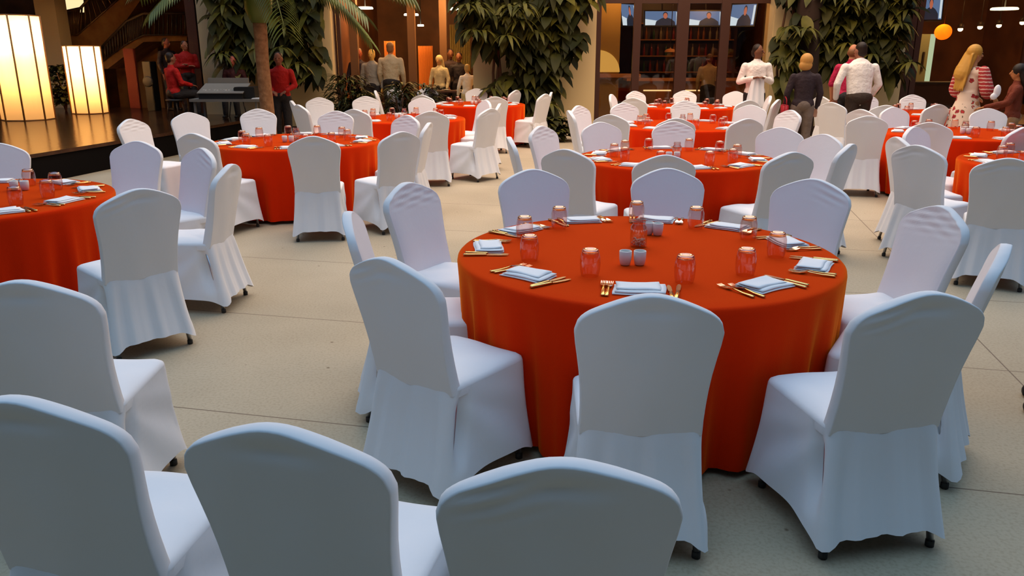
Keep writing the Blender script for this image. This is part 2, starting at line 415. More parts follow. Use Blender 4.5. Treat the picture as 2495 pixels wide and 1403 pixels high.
W = 'white-covered banquet chair'
CH = [ # table, px, py, facing, label tail, variant
 ('T1', 1590, 722, 2, 'seen from behind at the front of the nearest table', 0),
 ('T1', 940, 632, 38, 'with seat showing, front left of the nearest table', 2),
 ('T1', 873, 519, 84, 'seen edge-on, left side of the nearest table', 0),
 ('T1', 990, 447, 122, 'with wrinkled skirt, back left of the nearest table', 1),
 ('T1', 2265, 716, -10, 'shaded back with creases, front right of the nearest table', 2),
 ('T1', 2452, 600, -58, 'thin edge-on back, right side of the nearest table', 0),
 ('T1', 2300, 505, -98, 'facing left, back right of the nearest table', 1),
 ('T1', 1985, 438, -140, 'front view, far right side of the nearest table', 2),
 ('T1', 1628, 413, 182, 'facing the camera across the nearest table, centre', 0),
 ('T1', 1297, 415, 165, 'front view, far left side of the nearest table', 0),
 ('T3', 1622, 379, 0, 'crown peeking out behind the nearest table, centre', 0),
 ('T3', 1378, 365, 32, 'at the front left of the second centre table', 0),
 ('T3', 1240, 335, 84, 'very thin edge-on, left of the second centre table', 0),
 ('T3', 1317, 308, 128, 'at the back left of the second centre table', 1),
 ('T3', 1468, 303, 162, 'bluish front, far left of the second centre table', 0),
 ('T3', 1648, 300, 180, 'bluish front, far side of the second centre table', 1),
 ('T3', 1885, 312, -150, 'bluish front, far right of the second centre table', 0),
 ('T3', 2008, 328, -122, 'at the back right of the second centre table', 0),
 ('T3', 2074, 352, -50, 'thin edge-on, right of the second centre table', 0),
 ('T3', 1932, 372, -22, 'cream back, front right of the second centre table', 2),
 ('T4', 1648, 289, 0, 'rear crown at the front of the third centre table', 0),
 ('T4', 1487, 280, 25, 'at the front left of the third centre table', 0),
 ('T4', 1386, 270, 84, 'edge-on, left of the third centre table', 0),
 ('T4', 1409, 258, 128, 'near the pillar, back left of the third centre table', 1),
 ('T4', 1521, 252, 160, 'wrinkled pinkish front, far left of the third centre table', 1),
 ('T4', 1670, 246, 180, 'with glasses before it, far side of the third centre table', 1),
 ('T4', 1822, 290, -18, 'cream back, front right of the third centre table', 0),
 ('T4', 1822, 257, -155, 'at the far right of the third centre table', 0),
 ('T4', 1928, 269, -112, 'two-toned edge, right of the third centre table', 1),
 ('T5', 1825, 245, -20, 'at the front right of the farthest centre table', 0),
 ('T5', 1543, 239, 28, 'at the front left of the farthest centre table', 0),
 ('T5', 1498, 230, 110, 'thin edge-on, left of the farthest centre table', 0),
 ('T5', 1552, 224, 150, 'at the back left of the farthest centre table', 1),
 ('T5', 1672, 222, 180, 'at the far side of the farthest centre table', 1),
 ('T5', 1793, 223, -150, 'beside the waiter, back right of the farthest centre table', 0),
 ('T5', 1897, 243, -58, 'leaning edge-on, right of the farthest centre table', 0),
 ('T5', 1877, 234, -80, 'edge-on behind the waiter side of the farthest centre table', 0),
 ('T2', 762, 333, -8, 'seen from behind at the front of the table before the stage', 0),
 ('T2', 470, 326, 22, 'at the front left of the table before the stage', 0),
 ('T2', 316, 291, 108, 'twisted cover, leftmost at the table before the stage', 1),
 ('T2', 458, 275, 140, 'at the back left of the table before the stage', 0),
 ('T2', 628, 266, 165, 'with glass before it, far side of the stage-side table', 1),
 ('T2', 819, 271, 184, 'wrinkled front, far right of the table before the stage', 1),
 ('T2', 981, 282, -140, 'bluish wrinkled top, right of the table before the stage', 1),
 ('T2', 978, 322, -42, 'tall back and seat, front right of the stage-side table', 0),
 ('T2', 1046, 300, -84, 'thin leaning edge, right of the table before the stage', 0),
 ('T6', 492, 362, -140, 'folded crown, back right of the table at the left edge', 2),
 ('T6', 562, 402, -88, 'thin edge-on, right of the table at the left edge', 0),
 ('T6', 338, 462, -46, 'seen from behind, front right of the table at the left edge', 2),
 ('T6', 335, 345, -172, 'front view, far side of the table at the left edge', 0),
 ('T6', -8, 350, 160, 'cut by the left frame, far side of the left table', 0),
 ('T7', 726, 256, 48, 'at the front left of the table right of the palm', 0),
 ('T7', 710, 246, 66, 'tip only, left of the table right of the palm', 0),
 ('T7', 777, 238, 160, 'warm wrinkled front, back left of the palm-side table', 1),
 ('T7', 864, 266, 20, 'half hidden rear view, front of the palm-side table', 0),
 ('T7', 890, 235, 165, 'wrinkled front, far left of the palm-side table', 1),
 ('T7', 1029, 239, 182, 'pinkish front, far right of the palm-side table', 0),
 ('T7', 1154, 246, -118, 'narrow front, right of the palm-side table', 0),
 ('T7', 1196, 265, -52, 'with seat and full skirt, front right of palm-side table', 2),
 ('T7', 1218, 253, -84, 'thin edge behind the full-skirted chair, palm-side table', 0),
 ('T7', 1050, 272, -6, 'long back to the floor, front of the palm-side table', 0),
 ('T8', 959, 214, 124, 'two-toned, left of the table by the middle pillar', 1),
 ('T8', 914, 221, 84, 'thin leaning, before the shrubs left of far table', 0),
 ('T8', 1074, 230, 22, 'rear view, front left of the table by the pillar', 0),
 ('T8', 1044, 212, 160, 'front view before the diners, back left of pillar table', 1),
 ('T8', 1161, 216, 182, 'front view, far side of the table by the pillar', 0),
 ('T8', 1206, 236, -10, 'rear view, front right of the table by the pillar', 0),
 ('T8', 1258, 220, -60, 'behind another, right of the table by the pillar', 0),
 ('T8', 1277, 228, -58, 'full skirt showing, rightmost at the table by the pillar', 2),
 ('T8', 1316, 225, -84, 'very thin edge, standing before the planter', 0),
 ('T9', 2117, 283, 14, 'with seam and full skirt, front left of floral-dress table', 0),
 ('T9', 2098, 267, 58, 'edge behind another, left of the floral-dress table', 1),
 ('T9', 2192, 264, 165, 'peach-lit front, back left of the floral-dress table', 0),
 ('T9', 2408, 265, -170, 'wide front beside the floral dress, far side of table', 0),
 ('T9', 2496, 311, -28, 'cut by right frame, front right of floral-dress table', 0),
 ('T9', 2267, 299, 26, 'rear view, front of the floral-dress table', 2),
 ('T10', 2253, 315, 145, 'pinkish front, back left of the right-edge table', 0),
 ('T10', 2186, 335, 88, 'thin edge-on, left of the right-edge table', 0),
 ('T10', 2236, 355, 58, 'narrow back and seat, front left of right-edge table', 2),
 ('T10', 2462, 387, 28, 'large shaded back, front of the right-edge table', 2),
 ('T11', 2000, 235, 70, 'touched by a hand, left of the far right table', 0),
 ('T11', 2026, 250, 50, 'with bright rim, in front of the white-shirted man', 0),
 ('T11', 2160, 257, 22, 'pinkish rear view, front of the far right table', 0),
 ('T11', 2165, 235, 158, 'half hidden front, far left of the far right table', 1),
 ('T11', 2232, 234, 180, 'striped wrinkles with glasses before it, far right table', 1),
 ('T11', 2287, 255, -16, 'brownish back beside the floral dress skirt', 0),
 (None, 46, 688, -3, 'second row, cut by left frame, seat showing at right', 0),
 (None, 33, 975, 8, 'nearest in the bottom left corner, seen from behind', 0),
 (None, 665, 1045, 13, 'foreground, seen from behind, bottom left of centre', 0),
 (None, 1368, 1130, 0, 'foreground, seen from behind, bottom centre', 2)]
for (t, px, py, f, tail, var) in CH:
    grp = 'foreground row of covered chairs' if t is None else 'covered chairs around the '+TBL[t][2]
    chair(px, py, f, W+' '+tail, grp, var)

# ---------------------------------------------------------------- round tables under floor length cloths
def cloth(key, seed):
    x, y, nm = TBL[key]; rnd = random.Random(seed); ph = [rnd.uniform(0, 6.28) for _ in range(4)]
    bm = bmesh.new(); N = 160; rings = []
    prof = [(.30, .750), (.60, .750), (.80, .7498), (.880, .749), (.897, .745), (.905, .737), (.908, .72)]
    prof += [(.906-.002*i, .72-.0685*i) for i in range(1, 11)]
    for (r, z) in prof:
        row = []; d = max(0, (.72-z)/.68)
        for k in range(N):
            a = 2*pi*k/N
            fo = 1.35*(.017*sin(23*a+ph[0]+1.5*sin(2*a))+.013*sin(38*a+ph[1]+2*sin(3*a))+.009*sin(13*a+ph[2]))*(d**.5)*(.5+.5*d)
            fo += -.015*d
            rr = r+fo
            row.append(bm.verts.new((rr*cos(a), rr*sin(a), max(.012, z))))
        rings.append(row)
    for a, b in zip(rings, rings[1:]):
        for k in range(N): bm.faces.new((a[k], b[k], b[(k+1) % N], a[(k+1) % N]))
    bm.faces.new(rings[0])
    bmesh.ops.recalc_face_normals(bm, faces=bm.faces[:])
    o = finish('round_table', bm, M['orange'])
    o.location = (x, y, 0)
    return o
TLAB = {'T1': 'round table under orange cloth, nearest, fully laid and ringed by chairs',
 'T2': 'round table under orange cloth in front of the stage and palm',
 'T3': 'round table under orange cloth, directly behind the nearest table',
 'T4': 'round table under orange cloth, third in the centre line',
 'T5': 'round table under orange cloth, farthest in the centre line before the bar',
 'T6': 'round table under orange cloth, cut off by the left edge of the photo',
 'T7': 'round table under orange cloth, right of the palm trunk before the shrubs',
 'T8': 'round table under orange cloth, small and far, left of the middle pillar',
 'T9': 'round table under orange cloth, before the woman in the floral dress',
 'T10': 'round table under orange cloth, cut off by the right edge',
 'T11': 'round table under red-orange cloth, farthest on the right',}
for i, k in enumerate(TBL):
    tag(cloth(k, i), TLAB[k], 'table', 'orange-clothed round tables')

# ---------------------------------------------------------------- tableware prototypes
def mk_tumbler():
    root = empty('tumbler')
    bm = bmesh.new()
    prof = [(.0375, 0), (.0425, .024), (.0445, .053), (.0435, .084), (.0385, .103), (.0340, .111), (.0315, .1135)]
    lathe(bm, prof, 24, cap=False)
    lathe(bm, [(r-.002, z+.0003) for r, z in prof], 24, cap=False)
    finish('glass_wall', bm, M['glass'], root)
    bm = bmesh.new()
    lathe(bm, [(.0300, .100), (.0360, .1025), (.0372, .110), (.0330, .1185), (.027, .1195), (.021, .1155), (.008, .1130)], 24)
    finish('thick_base', bm, M['glass_rim'], root)
    return root
def mk_napkin(seed):
    rnd = random.Random(seed); bm = bmesh.new()
    # folded square, three layers with rounded fold, about 18 x 12 cm
    for L, (dx, dy, w, h, z0, t) in enumerate(((0, 0, .105, .070, .001, .006), (.004, .003, .100, .066, .0085, .006), (-.006, .010, .088, .052, .016, .005))):
        nx, ny = 10, 8; top = []; bot = []
        for j in range(ny+1):
            rt = []; rb = []
            for i in range(nx+1):
                u = -1+2*i/nx; v = -1+2*j/ny
                x = dx+u*w+.004*sin(v*2+seed+L); y = dy+v*h+.003*sin(u*3+seed)
                e = 1-max(abs(u), abs(v))**8
                lift = .0025*sin(3*u+2*v+seed+L)*.6+.002*(L)*max(0, u*v)
                rt.append(bm.verts.new((x, y, z0+t*(.35+.65*e)+max(0, lift)))); rb.append(bm.verts.new((x, y, z0)))
            top.append(rt); bot.append(rb)
        for j in range(ny):
            for i in range(nx):
                bm.faces.new((top[j][i], top[j][i+1], top[j+1][i+1], top[j+1][i]))
                bm.faces.new((bot[j][i], bot[j+1][i], bot[j+1][i+1], bot[j][i+1]))
        pt = [top[0][i] for i in range(nx+1)]+[top[j][nx] for j in range(1, ny+1)]+[top[ny][i] for i in range(nx-1, -1, -1)]+[top[j][0] for j in range(ny-1, 0, -1)]
        pb = [bot[0][i] for i in range(nx+1)]+[bot[j][nx] for j in range(1, ny+1)]+[bot[ny][i] for i in range(nx-1, -1, -1)]+[bot[j][0] for j in range(ny-1, 0, -1)]
        for k in range(len(pt)):
            bm.faces.new((pb[k], pb[(k+1) % len(pt)], pt[(k+1) % len(pt)], pt[k]))
    return finish('napkin', bm, M['napkin'])
def strip(bm, secs):
    """flat bar from sections (y, half width, z, thickness)"""
    prev = None
    for (y, w, z, t) in secs:
        r = [bm.verts.new(p) for p in ((-w, y, z), (w, y, z), (w, y, z+t), (-w, y, z+t))]
        if prev:
            for k in range(4): bm.faces.new((prev[k], prev[(k+1) % 4], r[(k+1) % 4], r[k]))
        else: bm.faces.new(r[::-1])
        prev = r
    bm.faces.new(prev)
def mk_fork():
    root = empty('fork')
    bm = bmesh.new()
    strip(bm, [(-.095, .0065, .001, .005), (-.088, .0085, .001, .006), (-.04, .006, .002, .005), (.0, .0035, .006, .004), (.02, .003, .009, .0035)])
    finish('handle', bm, M['gold'], root)
    bm = bmesh.new()
    strip(bm, [(.02, .003, .009, .0035), (.032, .009, .007, .003), (.045, .0125, .005, .0025), (.052, .0125, .004, .0025)])
    for k in range(4):
        x = -.0108+.0072*k; b2 = bmesh.new()
        strip(b2, [(.052, .0020, .004, .0025), (.075, .0018, .004, .0022), (.098, .0010, .008, .0015)])
        for v in b2.verts: v.co.x += x
        me = bpy.data.meshes.new('t'); b2.to_mesh(me); b2.free(); bm.from_mesh(me); bpy.data.meshes.remove(me)
    finish('tines', bm, M['silver'], root, smooth=False)
    return root
def mk_knife():
    root = empty('knife')
    bm = bmesh.new()
    strip(bm, [(-.105, .005, .001, .007), (-.10, .008, .001, .008), (-.05, .0075, .001, .008), (.0, .006, .001, .008), (.006, .005, .001, .006)])
    finish('handle', bm, M['gold'], root)
    bm = bmesh.new()
    strip(bm, [(.006, .005, .002, .003), (.02, .0085, .002, .0025), (.07, .0095, .002, .002), (.098, .006, .002, .002), (.108, .001, .002, .0015)])
    finish('blade', bm, M['silver'], root, smooth=False)
    return root
def mk_cup():
    bm = bmesh.new()
    lathe(bm, [(.018, 0), (.023, .004), (.0275, .03), (.0285, .064), (.0265, .066), (.025, .062), (.0235, .012), (.001, .010)], 24)
    return finish('ceramic_cup', bm, M['ceramic'])
def mk_jar():
    root = empty('glass_jar')
    bm = bmesh.new()
    pr = [(.036, .001), (.041, .006), (.042, .03), (.042, .085), (.040, .100), (.031, .113), (.0305, .120), (.033, .122), (.033, .126), (.0305, .128), (.033, .131), (.0315, .140)]
    lathe(bm, pr, 28, cap=False); lathe(bm, [(r-.0025, z+.001) for r, z in pr], 28, cap=False)
    finish('jar_wall', bm, glassmat('jar_glass', (.97, .95, .93), .9, .05, .12), root)
    bm = bmesh.new(); rnd = random.Random(4)
    for k in range(70):
        a = rnd.uniform(0, 6.28); r = .033*sqrt(rnd.random()); z = .007+rnd.random()*.030
        ellipsoid(bm, (r*cos(a), r*sin(a), z), (rnd.uniform(.004, .007), rnd.uniform(.004, .007), rnd.uniform(.003, .005)), 7, 5, Euler((rnd.random()*3, rnd.random()*3, 0)))
    p = finish('pebble_filling', bm, M['pebble'], root); p['kind'] = 'stuff'
    return root
PT = {'tumbler': mk_tumbler(), 'fork': mk_fork(), 'knife': mk_knife(), 'cup': mk_cup(), 'jar': mk_jar()}
NAP = [mk_napkin(s) for s in (0, 2)]
first = {}
def put(key, loc, rz, label, cat, group):
    src = PT[key] if key in PT else NAP[int(key[-1])]
    if key not in first:
        first[key] = 1; o = src; o.location = loc; o.rotation_euler = (0, 0, rz)
    else: o = copy_tree(src, loc, rz)
    tag(o, label, cat, group); return o
PLACES = ['front', 'front right', 'lower right', 'upper right', 'back right', 'back', 'back left', 'upper left', 'lower left', 'front left']
ZT = .7515
def setting(tn, cx, cy, th, place, nap, glass, cut, k, rnd):
    """th: direction from the table centre towards the guest"""
    rz = th+pi/2                                  # local +Y points to the centre
    name = TBL[tn][2]
    g = lambda s: s+' of the '+name
    u = Vector((cos(th), sin(th), 0)); rt = Vector((-sin(th), cos(th), 0))     # guest's right
    z = ZT
    def vis(p):
        q = proj(p.x, p.y, p.z); return -20 < q[0] < 2515
    if vis(nap):
        put('nap%d' % (k % 2), (nap.x, nap.y, z), rz+rnd.uniform(-.25, .25), g('folded white napkin at the '+place+' place'), 'napkin', 'napkins on the '+name)
    if vis(glass):
        put('tumbler', (glass.x, glass.y, z), rnd.uniform(0, 6), g('upturned clear tumbler at the '+place+' place'), 'glass', 'upturned tumblers on the '+name)
    if cut:
        for nm, off, wd in (('fork', -.150, 'outer'), ('fork', -.118, 'inner'), ('knife', .122, 'inner'), ('knife', .152, 'outer')):
            j = rnd.uniform(-.012, .012)
            p = nap+rt*(off+rnd.uniform(-.006, .006))+u*j
            # keep on the table top
            d = Vector((p.x-cx, p.y-cy, 0))
            if d.length > .775: p = Vector((cx, cy, 0))+d*(.775/d.length)
            p.z = z
            if vis(p): put(nm, (p.x, p.y, z), rz+rnd.uniform(-.12, .12), g(wd+' gold-handled '+nm+' at the '+place+' place'), nm, nm+'s on the '+name)
# nearest table: sighted positions
x1, y1, _ = TBL['T1']
rn = random.Random(5)
T1N = [(1558, 708), (1862, 698), (1985, 650), (1950, 590), (1800, 547), (1602, 526), (1405, 532), (1220, 553), (1172, 603), (1288, 672)]
T1G = [(1667, 688), (1815, 670), (1890, 626), (1822, 583), (1694, 556), (1550, 541), (1362, 556), (1278, 582), (1290, 634), (1437, 672)]
for i in range(10):
    n = hit(*T1N[i], ZT); g = hit(*T1G[i], ZT)
    d = Vector((n.x-x1, n.y-y1, 0))
    if d.length > .765: d *= .765/d.length
    n = Vector((x1+d.x, y1+d.y, ZT))
    setting('T1', x1, y1, atan2(d.y, d.x), PLACES[i], n, g, True, i, rn)
put('jar', tuple(hit(1555, 600, ZT)), 0, 'clear glass jar with pebbles, centre of the nearest table', 'jar', 'pebble jars')
for (px, py, w) in ((1523, 645, 'left of the front pair'), (1558, 645, 'right of the front pair'), (1579, 571, 'left, behind the jar'), (1602, 573, 'right, behind the jar')):
    put('cup', tuple(hit(px, py, ZT)), 0, 'small white ceramic cup, '+w+', on the nearest table', 'cup', 'white cups on the nearest table')
OFF = {'T2': 8, 'T3': 0, 'T4': -3, 'T5': 5, 'T6': 12, 'T7': 10, 'T8': -6, 'T9': 4, 'T10': 14, 'T11': -5}
for tn in ('T2', 'T3', 'T4', 'T5', 'T6', 'T7', 'T8', 'T9', 'T10', 'T11'):
    cx, cy, nm = TBL[tn]; rnd = random.Random(tn)
    for i in range(10):
        th = radians(-90+36*i+OFF[tn]+rnd.uniform(-4, 4))
        R = Vector((cos(th), sin(th), 0)); rt = Vector((-sin(th), cos(th), 0))
        n = Vector((cx, cy, ZT))+R*(.74+rnd.uniform(-.02, .01)); g = Vector((cx, cy, ZT))+R*.54+rt*(.13+rnd.uniform(-.03, .03))
        setting(tn, cx, cy, th, PLACES[i], n, g, tn in ('T2', 'T3', 'T6', 'T10'), i, rnd)
    q = proj(cx, cy, ZT)
    if 0 < q[0] < 2495:
        put('jar', (cx+.01, cy, ZT), 0, 'clear glass jar with pebbles, centre of the '+nm, 'jar', 'pebble jars')
    if 0 < q[0]+200 < 2600:
        for s, w in ((-1, 'left'), (1, 'right')):
            c = Vector((cx-.05+s*.036, cy-.13, ZT))
            if tn == 'T6': c = hit(36 if s < 0 else 62, 463, ZT)
            put('cup', tuple(c), 0, w+' white ceramic cup of a pair on the '+nm, 'cup', 'white cups on the '+nm)

# ---------------------------------------------------------------- ground, stage
bm = bmesh.new(); box(bm, -14, 15, -6, 27, -.12, 0)
struct(finish('floor', bm, M['floor'], smooth=False))
def prism(bm, pts, z0, z1, mi_top=0, mi_side=0):
    b = [bm.verts.new((x, y, z0)) for x, y in pts]; t = [bm.verts.new((x, y, z1)) for x, y in pts]
    n = len(pts)
    f = bm.faces.new(t); f.material_index = mi_top
    bm.faces.new(b[::-1]).material_index = mi_side
    for k in range(n): bm.faces.new((b[k], b[(k+1) % n], t[(k+1) % n], t[k])).material_index = mi_side
ST = .4
stage = empty('stage')
tag(stage, 'low stage with glossy dark wood top and black skirt, left background', 'stage')
SP = [(-13.5, 8.4), (-6.78, 8.4), (-6.31, 10.35), (-5.98, 12.1), (-5.41, 15.3), (-5.2, 16.5), (-5.0, 17.6), (-7.0, 17.6), (-7.0, 19.75), (-13.5, 19.75)]
bm = bmesh.new(); prism(bm, SP, ST-.05, ST); finish('stage_top', bm, M['wood_stage'], stage, smooth=False)
SP2 = [(x-.03 if x > -8 else x, y+(.02 if y < 9 else -.02)) for x, y in SP]
bm = bmesh.new(); prism(bm, SP2, 0, ST-.05); finish('stage_skirt', bm, M['black'], stage, smooth=False)

# ---------------------------------------------------------------- paper lanterns on the stage
def lantern(px0, px1, pyb, pyt, D, label, power):
    a = atY(px0, pyb, D); b = atY(px1, pyb, D); t = atY((px0+px1)/2, pyt, D)
    cx = (a.x+b.x)/2; R = (b.x-a.x)/2; hgt = t.z-ST
    root = empty('floor_lantern', (cx, D, ST)); tag(root, label, 'lantern', 'glowing paper floor lanterns')
    n = 8; off = pi/8
    def P(k, r, z): return Vector((r*cos(off+2*pi*k/n), r*sin(off+2*pi*k/n), z))
    bm = bmesh.new(); rows = []
    for j in range(13):
        z = .01+(hgt-.02)*j/12; row = []
        for k in range(n):
            for s in range(4):
                p = P(k, R, z).lerp(P(k+1, R, z), s/4)
                q = 1-.035*sin(pi*s/4)*sin(pi*j/12)
                row.append(bm.verts.new((p.x*q, p.y*q, z)))
        rows.append(row)
    for r0, r1 in zip(rows, rows[1:]):
        for k in range(len(r0)): bm.faces.new((r0[k], r0[(k+1) % len(r0)], r1[(k+1) % len(r0)], r1[k]))
    finish('paper_shade', bm, M['paper'], root, smooth=False)
    for k in range(n):
        bm = bmesh.new(); tube(bm, [P(k, R+.006, 0), P(k, R+.006, hgt)], .017, 8)
        finish('rib', bm, M['woodtan'], root)
    for z, nm in ((.01, 'bottom_hoop'), (hgt, 'top_hoop')):
        bm = bmesh.new()
        for k in range(n): tube(bm, [P(k, R+.003, z), P(k+1, R+.003, z)], .012, 6)
        finish(nm, bm, M['woodtan'], root)
    for j, (zz, pw) in enumerate(((.80, .80), (.42, .12))):
        L = bpy.data.lights.new('lantern_bulb', 'POINT'); L.energy = power*pw; L.color = (1, .80, .42); L.shadow_soft_size = .10
        o = bpy.data.objects.new('lantern_bulb', L); COL.objects.link(o); o.location = (cx, D, ST+hgt*zz)
    return root
lantern(12, 127, 290, 38, 16.2, 'taller glowing paper lantern at the left edge of the stage', 190)
lantern(181, 261, 275, 112, 17.9, 'shorter glowing paper lantern standing right of the taller one', 150)

# ---------------------------------------------------------------- building: pillars, glazing, interior
YP = 17.9; ZC = 3.5
def xat(px, Y=YP, py=120): return atY(px, py, Y).x
def pillar(name, px0, px1, lean=0):
    bm = bmesh.new(); box(bm, xat(px0), xat(px1), YP, YP+.6, 0, 6)
    bmesh.ops.bevel(bm, geom=[e for e in bm.edges if abs(e.verts[0].co.z-e.verts[1].co.z) > 1], offset=.02, segments=2, affect='EDGES')
    o = finish(name, bm, M['cream'], smooth=False); struct(o); return o
pillar('wall_left_pillar', 487, 809); pillar('wall_middle_pillar', 1152, 1452); pillar('wall_right_pillar', 1879, 2207)
# baseboard plinths
for nm, a, b in (('trim_1', 487, 809), ('trim_2', 1152, 1452), ('trim_3', 1879, 2207)):
    struct(boxobj(nm, (xat(a)-.03, xat(b)+.03, YP-.03, YP, 0, .12), M['darkwood']))
# upper facade, roof slab, back and side walls
struct(boxobj('wall_upper', (-13.5, 14.5, YP+.05, YP+.5, ZC, 7), M['tan']))
struct(boxobj('ceiling', (-13.5, 14.5, YP+.5, 26, ZC, ZC+.25), M['brownwall']))
struct(boxobj('wall_back', (-13.5, 14.5, 25.7, 26, 0, ZC), M['brownwall']))
struct(boxobj('wall_left', (-14, -13.7, 4, 26, 0, 7), M['brownwall']))
struct(boxobj('wall_sky_blocker', (-14, 15, -3.4, -3.1, 0, 7.5), mat('sky_blocker_dark', (.05, .07, .09), .8)))  # unseen wall added behind the camera to block low sky light
struct(boxobj('wall_right', (14.5, 14.8, 4, 26, 0, 7), M['brownwall']))
struct(boxobj('wall_partition', (xat(770)-.1, xat(770)+.1, 18.6, 25.7, 0, ZC), M['brownwall']))
struct(boxobj('wall_partition', (xat(1300)-.1, xat(1300)+.1, 18.5, 25.7, 0, ZC), M['brownwall']))
struct(boxobj('wall_partition', (xat(2060)-.1, xat(2060)+.1, 18.5, 25.7, 0, ZC), M['brownwall']))
# dark door frames / mullions of the glazed bar front
YG = 18.25
def glazing(n, xs, zr, widths, nm):
    fr = bmesh.new()
    for x, w in zip(xs, widths): box(fr, x-w/2, x+w/2, YG-.05, YG+.05, 0, ZC)
    for z in zr: box(fr, xs[0], xs[-1], YG-.04, YG+.04, z-.05, z+.05)
    root = empty(nm+'_%d' % n, (0, 0, 0)); root['kind'] = 'structure'
    finish('window_frame', fr, M['darkwood'], root, smooth=False)
    for a, b in zip(xs, xs[1:]):
        bm = bmesh.new(); box(bm, a+.05, b-.05, YG-.006, YG+.006, .05, ZC-.02)
        finish('glass_pane', bm, M['pane'], root, smooth=False)
    return root
glazing(1, [xat(p, YG) for p in (1456, 1550, 1660, 1762, 1878)], (.08, 2.75), (.12, .16, .26, .20, .10), 'window')
glazing(2, [xat(p, YG) for p in (2214, 2232, 2500, 2760)], (.08, 3.1), (.16, .12, .12, .12), 'window')
glazing(3, [xat(p, YG) for p in (814, 828)], (.08,), (.12, .08), 'window')

# ---------------------------------------------------------------- bar interior behind the middle glazing
def screen(px0, px1, py0, py1, D, yaw, roll, label, shear=0):
    a = atY((px0+px1)/2, (py0+py1)/2, D); sc = (atY(px1, py0, D).x-atY(px0, py0, D).x)/2/max(.35, cos(radians(yaw))); hh = (atY(px0, py0, D).z-atY(px0, py1, D).z)/2
    root = empty('television', tuple(a), radians(-yaw)); tag(root, label, 'television', 'televisions over the bar')
    root.rotation_euler = (radians(roll), 0, radians(-yaw))
    b = boxobj('casing', (-sc-.03, sc+.03, .002, .06, -hh-.03, hh+.03), M['blackgear'], root)
    bm = bmesh.new()
    def quad(x0, x1, z0, z1, mi, y):
        f = bm.faces.new([bm.verts.new(p) for p in ((x0, y, z0), (x1, y, z0), (x1, y, z1), (x0, y, z1))]); f.material_index = mi
    def poly(pts, mi, y):
        f = bm.faces.new([bm.verts.new((x, y, z)) for x, z in pts]); f.material_index = mi
    quad(-sc, sc, -hh, hh, 0, -.002)
    poly([(-sc, -hh), (0, -hh), (-.3*sc, -.35*hh), (-sc, -.1*hh)], 1, -.003)
    quad(.80*sc, .97*sc, -hh*.9, hh*.9, 1, -.003)
    poly([(-.42*sc, -hh), (-.36*sc, -.45*hh), (-.05*sc, 0), (.1*sc, .1*hh), (.28*sc, .1*hh), (.5*sc, -.1*hh), (.72*sc, -.5*hh), (.75*sc, -hh)], 2, -.004)
    poly([(.17*sc+.125*sc*cos(t*pi/6), .34*hh+.42*hh*sin(t*pi/6)) for t in range(12)], 3, -.006)
    poly([(.17*sc+.145*sc*cos(t*pi/6), .50*hh+.42*hh*sin(t*pi/6)) for t in range(12)], 2, -.005)
    finish('screen', bm, [SCR['blue'], SCR['white'], SCR['dark'], SCR['skin']], root, smooth=False)
    bm = bmesh.new(); tube(bm, [(0, .04, hh), (0, .04, ZC-a.z)], .02, 8); br = finish('hanging_bracket', bm, M['iron'], root)
    return root
SCR = {'blue': emis('screen_blue', (.10, .19, .42), 1.3), 'white': emis('screen_white', (.55, .72, .95), 1.5),
       'dark': emis('screen_dark_suit', (.02, .03, .06), 1.0), 'skin': emis('screen_face', (.55, .18, .12), 1.1)}
screen(1512, 1552, 10, 63, 20.6, -42, -12, 'leftmost television, angled left, man in dark suit on screen')
screen(1572, 1656, 27, 62, 20.2, 0, -12, 'left of the two front-facing televisions, man in dark suit')
screen(1678, 1762, 27, 62, 20.2, 0, -12, 'right of the two front-facing televisions, man in dark suit')
screen(1786, 1834, 10, 63, 20.6, 40, -12, 'television angled right, at the right end of the bar set')
screen(2232, 2293, -8, 48, 19.2, 12, -8, 'television at the top right beside the leafy right pillar')
# bar counter
bar = empty('bar_counter', (0, 0, 0)); tag(bar, 'long dark bar counter with lit edge behind the glass doors', 'bar')
xa, xb = xat(1540, 20.5), xat(1850, 20.5)
boxobj('counter_body', (xa, xb, 20.6, 21.1, 0, 1.0), M['brownwall'], bar)
boxobj('counter_top', (xa-.1, xb+.1, 20.5, 21.2, 1.0, 1.06), M['woodtan'], bar)
z = atY(1600, 222, 20.45).z
for p0, p1 in ((1572, 1640), (1665, 1745)):
    boxobj('light_strip', (xat(p0, 20.5), xat(p1, 20.5), 20.47, 20.5, z, z+.03), emis('strip_glow', (1, .7, .35), 1.6), bar)
# bottle shelf with bottles and hanging glasses
shelf = empty('bottle_shelf', (0, 0, 0)); tag(shelf, 'dark back-bar shelf unit carrying rows of bottles', 'shelf')
xs0, xs1 = xat(1545, 24), xat(1790, 24)
boxobj('back_panel', (xs0, xs1, 24.35, 24.4, .9, 3.2), M['darkwood'], shelf)
for i, zz in enumerate((1.15, 1.6, 2.05, 2.5)): boxobj('shelf_board', (xs0, xs1, 24.0, 24.35, zz-.03, zz), M['woodtan'], shelf)
for x in (xs0, (xs0+xs1)/2, xs1): boxobj('upright', (x-.04, x+.04, 23.98, 24.35, .9, 3.2), M['darkwood'], shelf)
bt = [mat('bottle_glass_%s' % n, c, .15) for n, c in (('amber', (.30, .10, .02)), ('green', (.03, .08, .02)), ('clear', (.30, .24, .16)), ('red', (.25, .03, .02)))]
rb = random.Random(3); bsrc = []
for m_ in bt:
    bm = bmesh.new(); lathe(bm, [(.034, 0), (.036, .005), (.036, .19), (.028, .22), (.013, .25), (.012, .31), (.014, .315), (.014, .33)], 12)
    bsrc.append([finish('bottle', bm, m_), False])
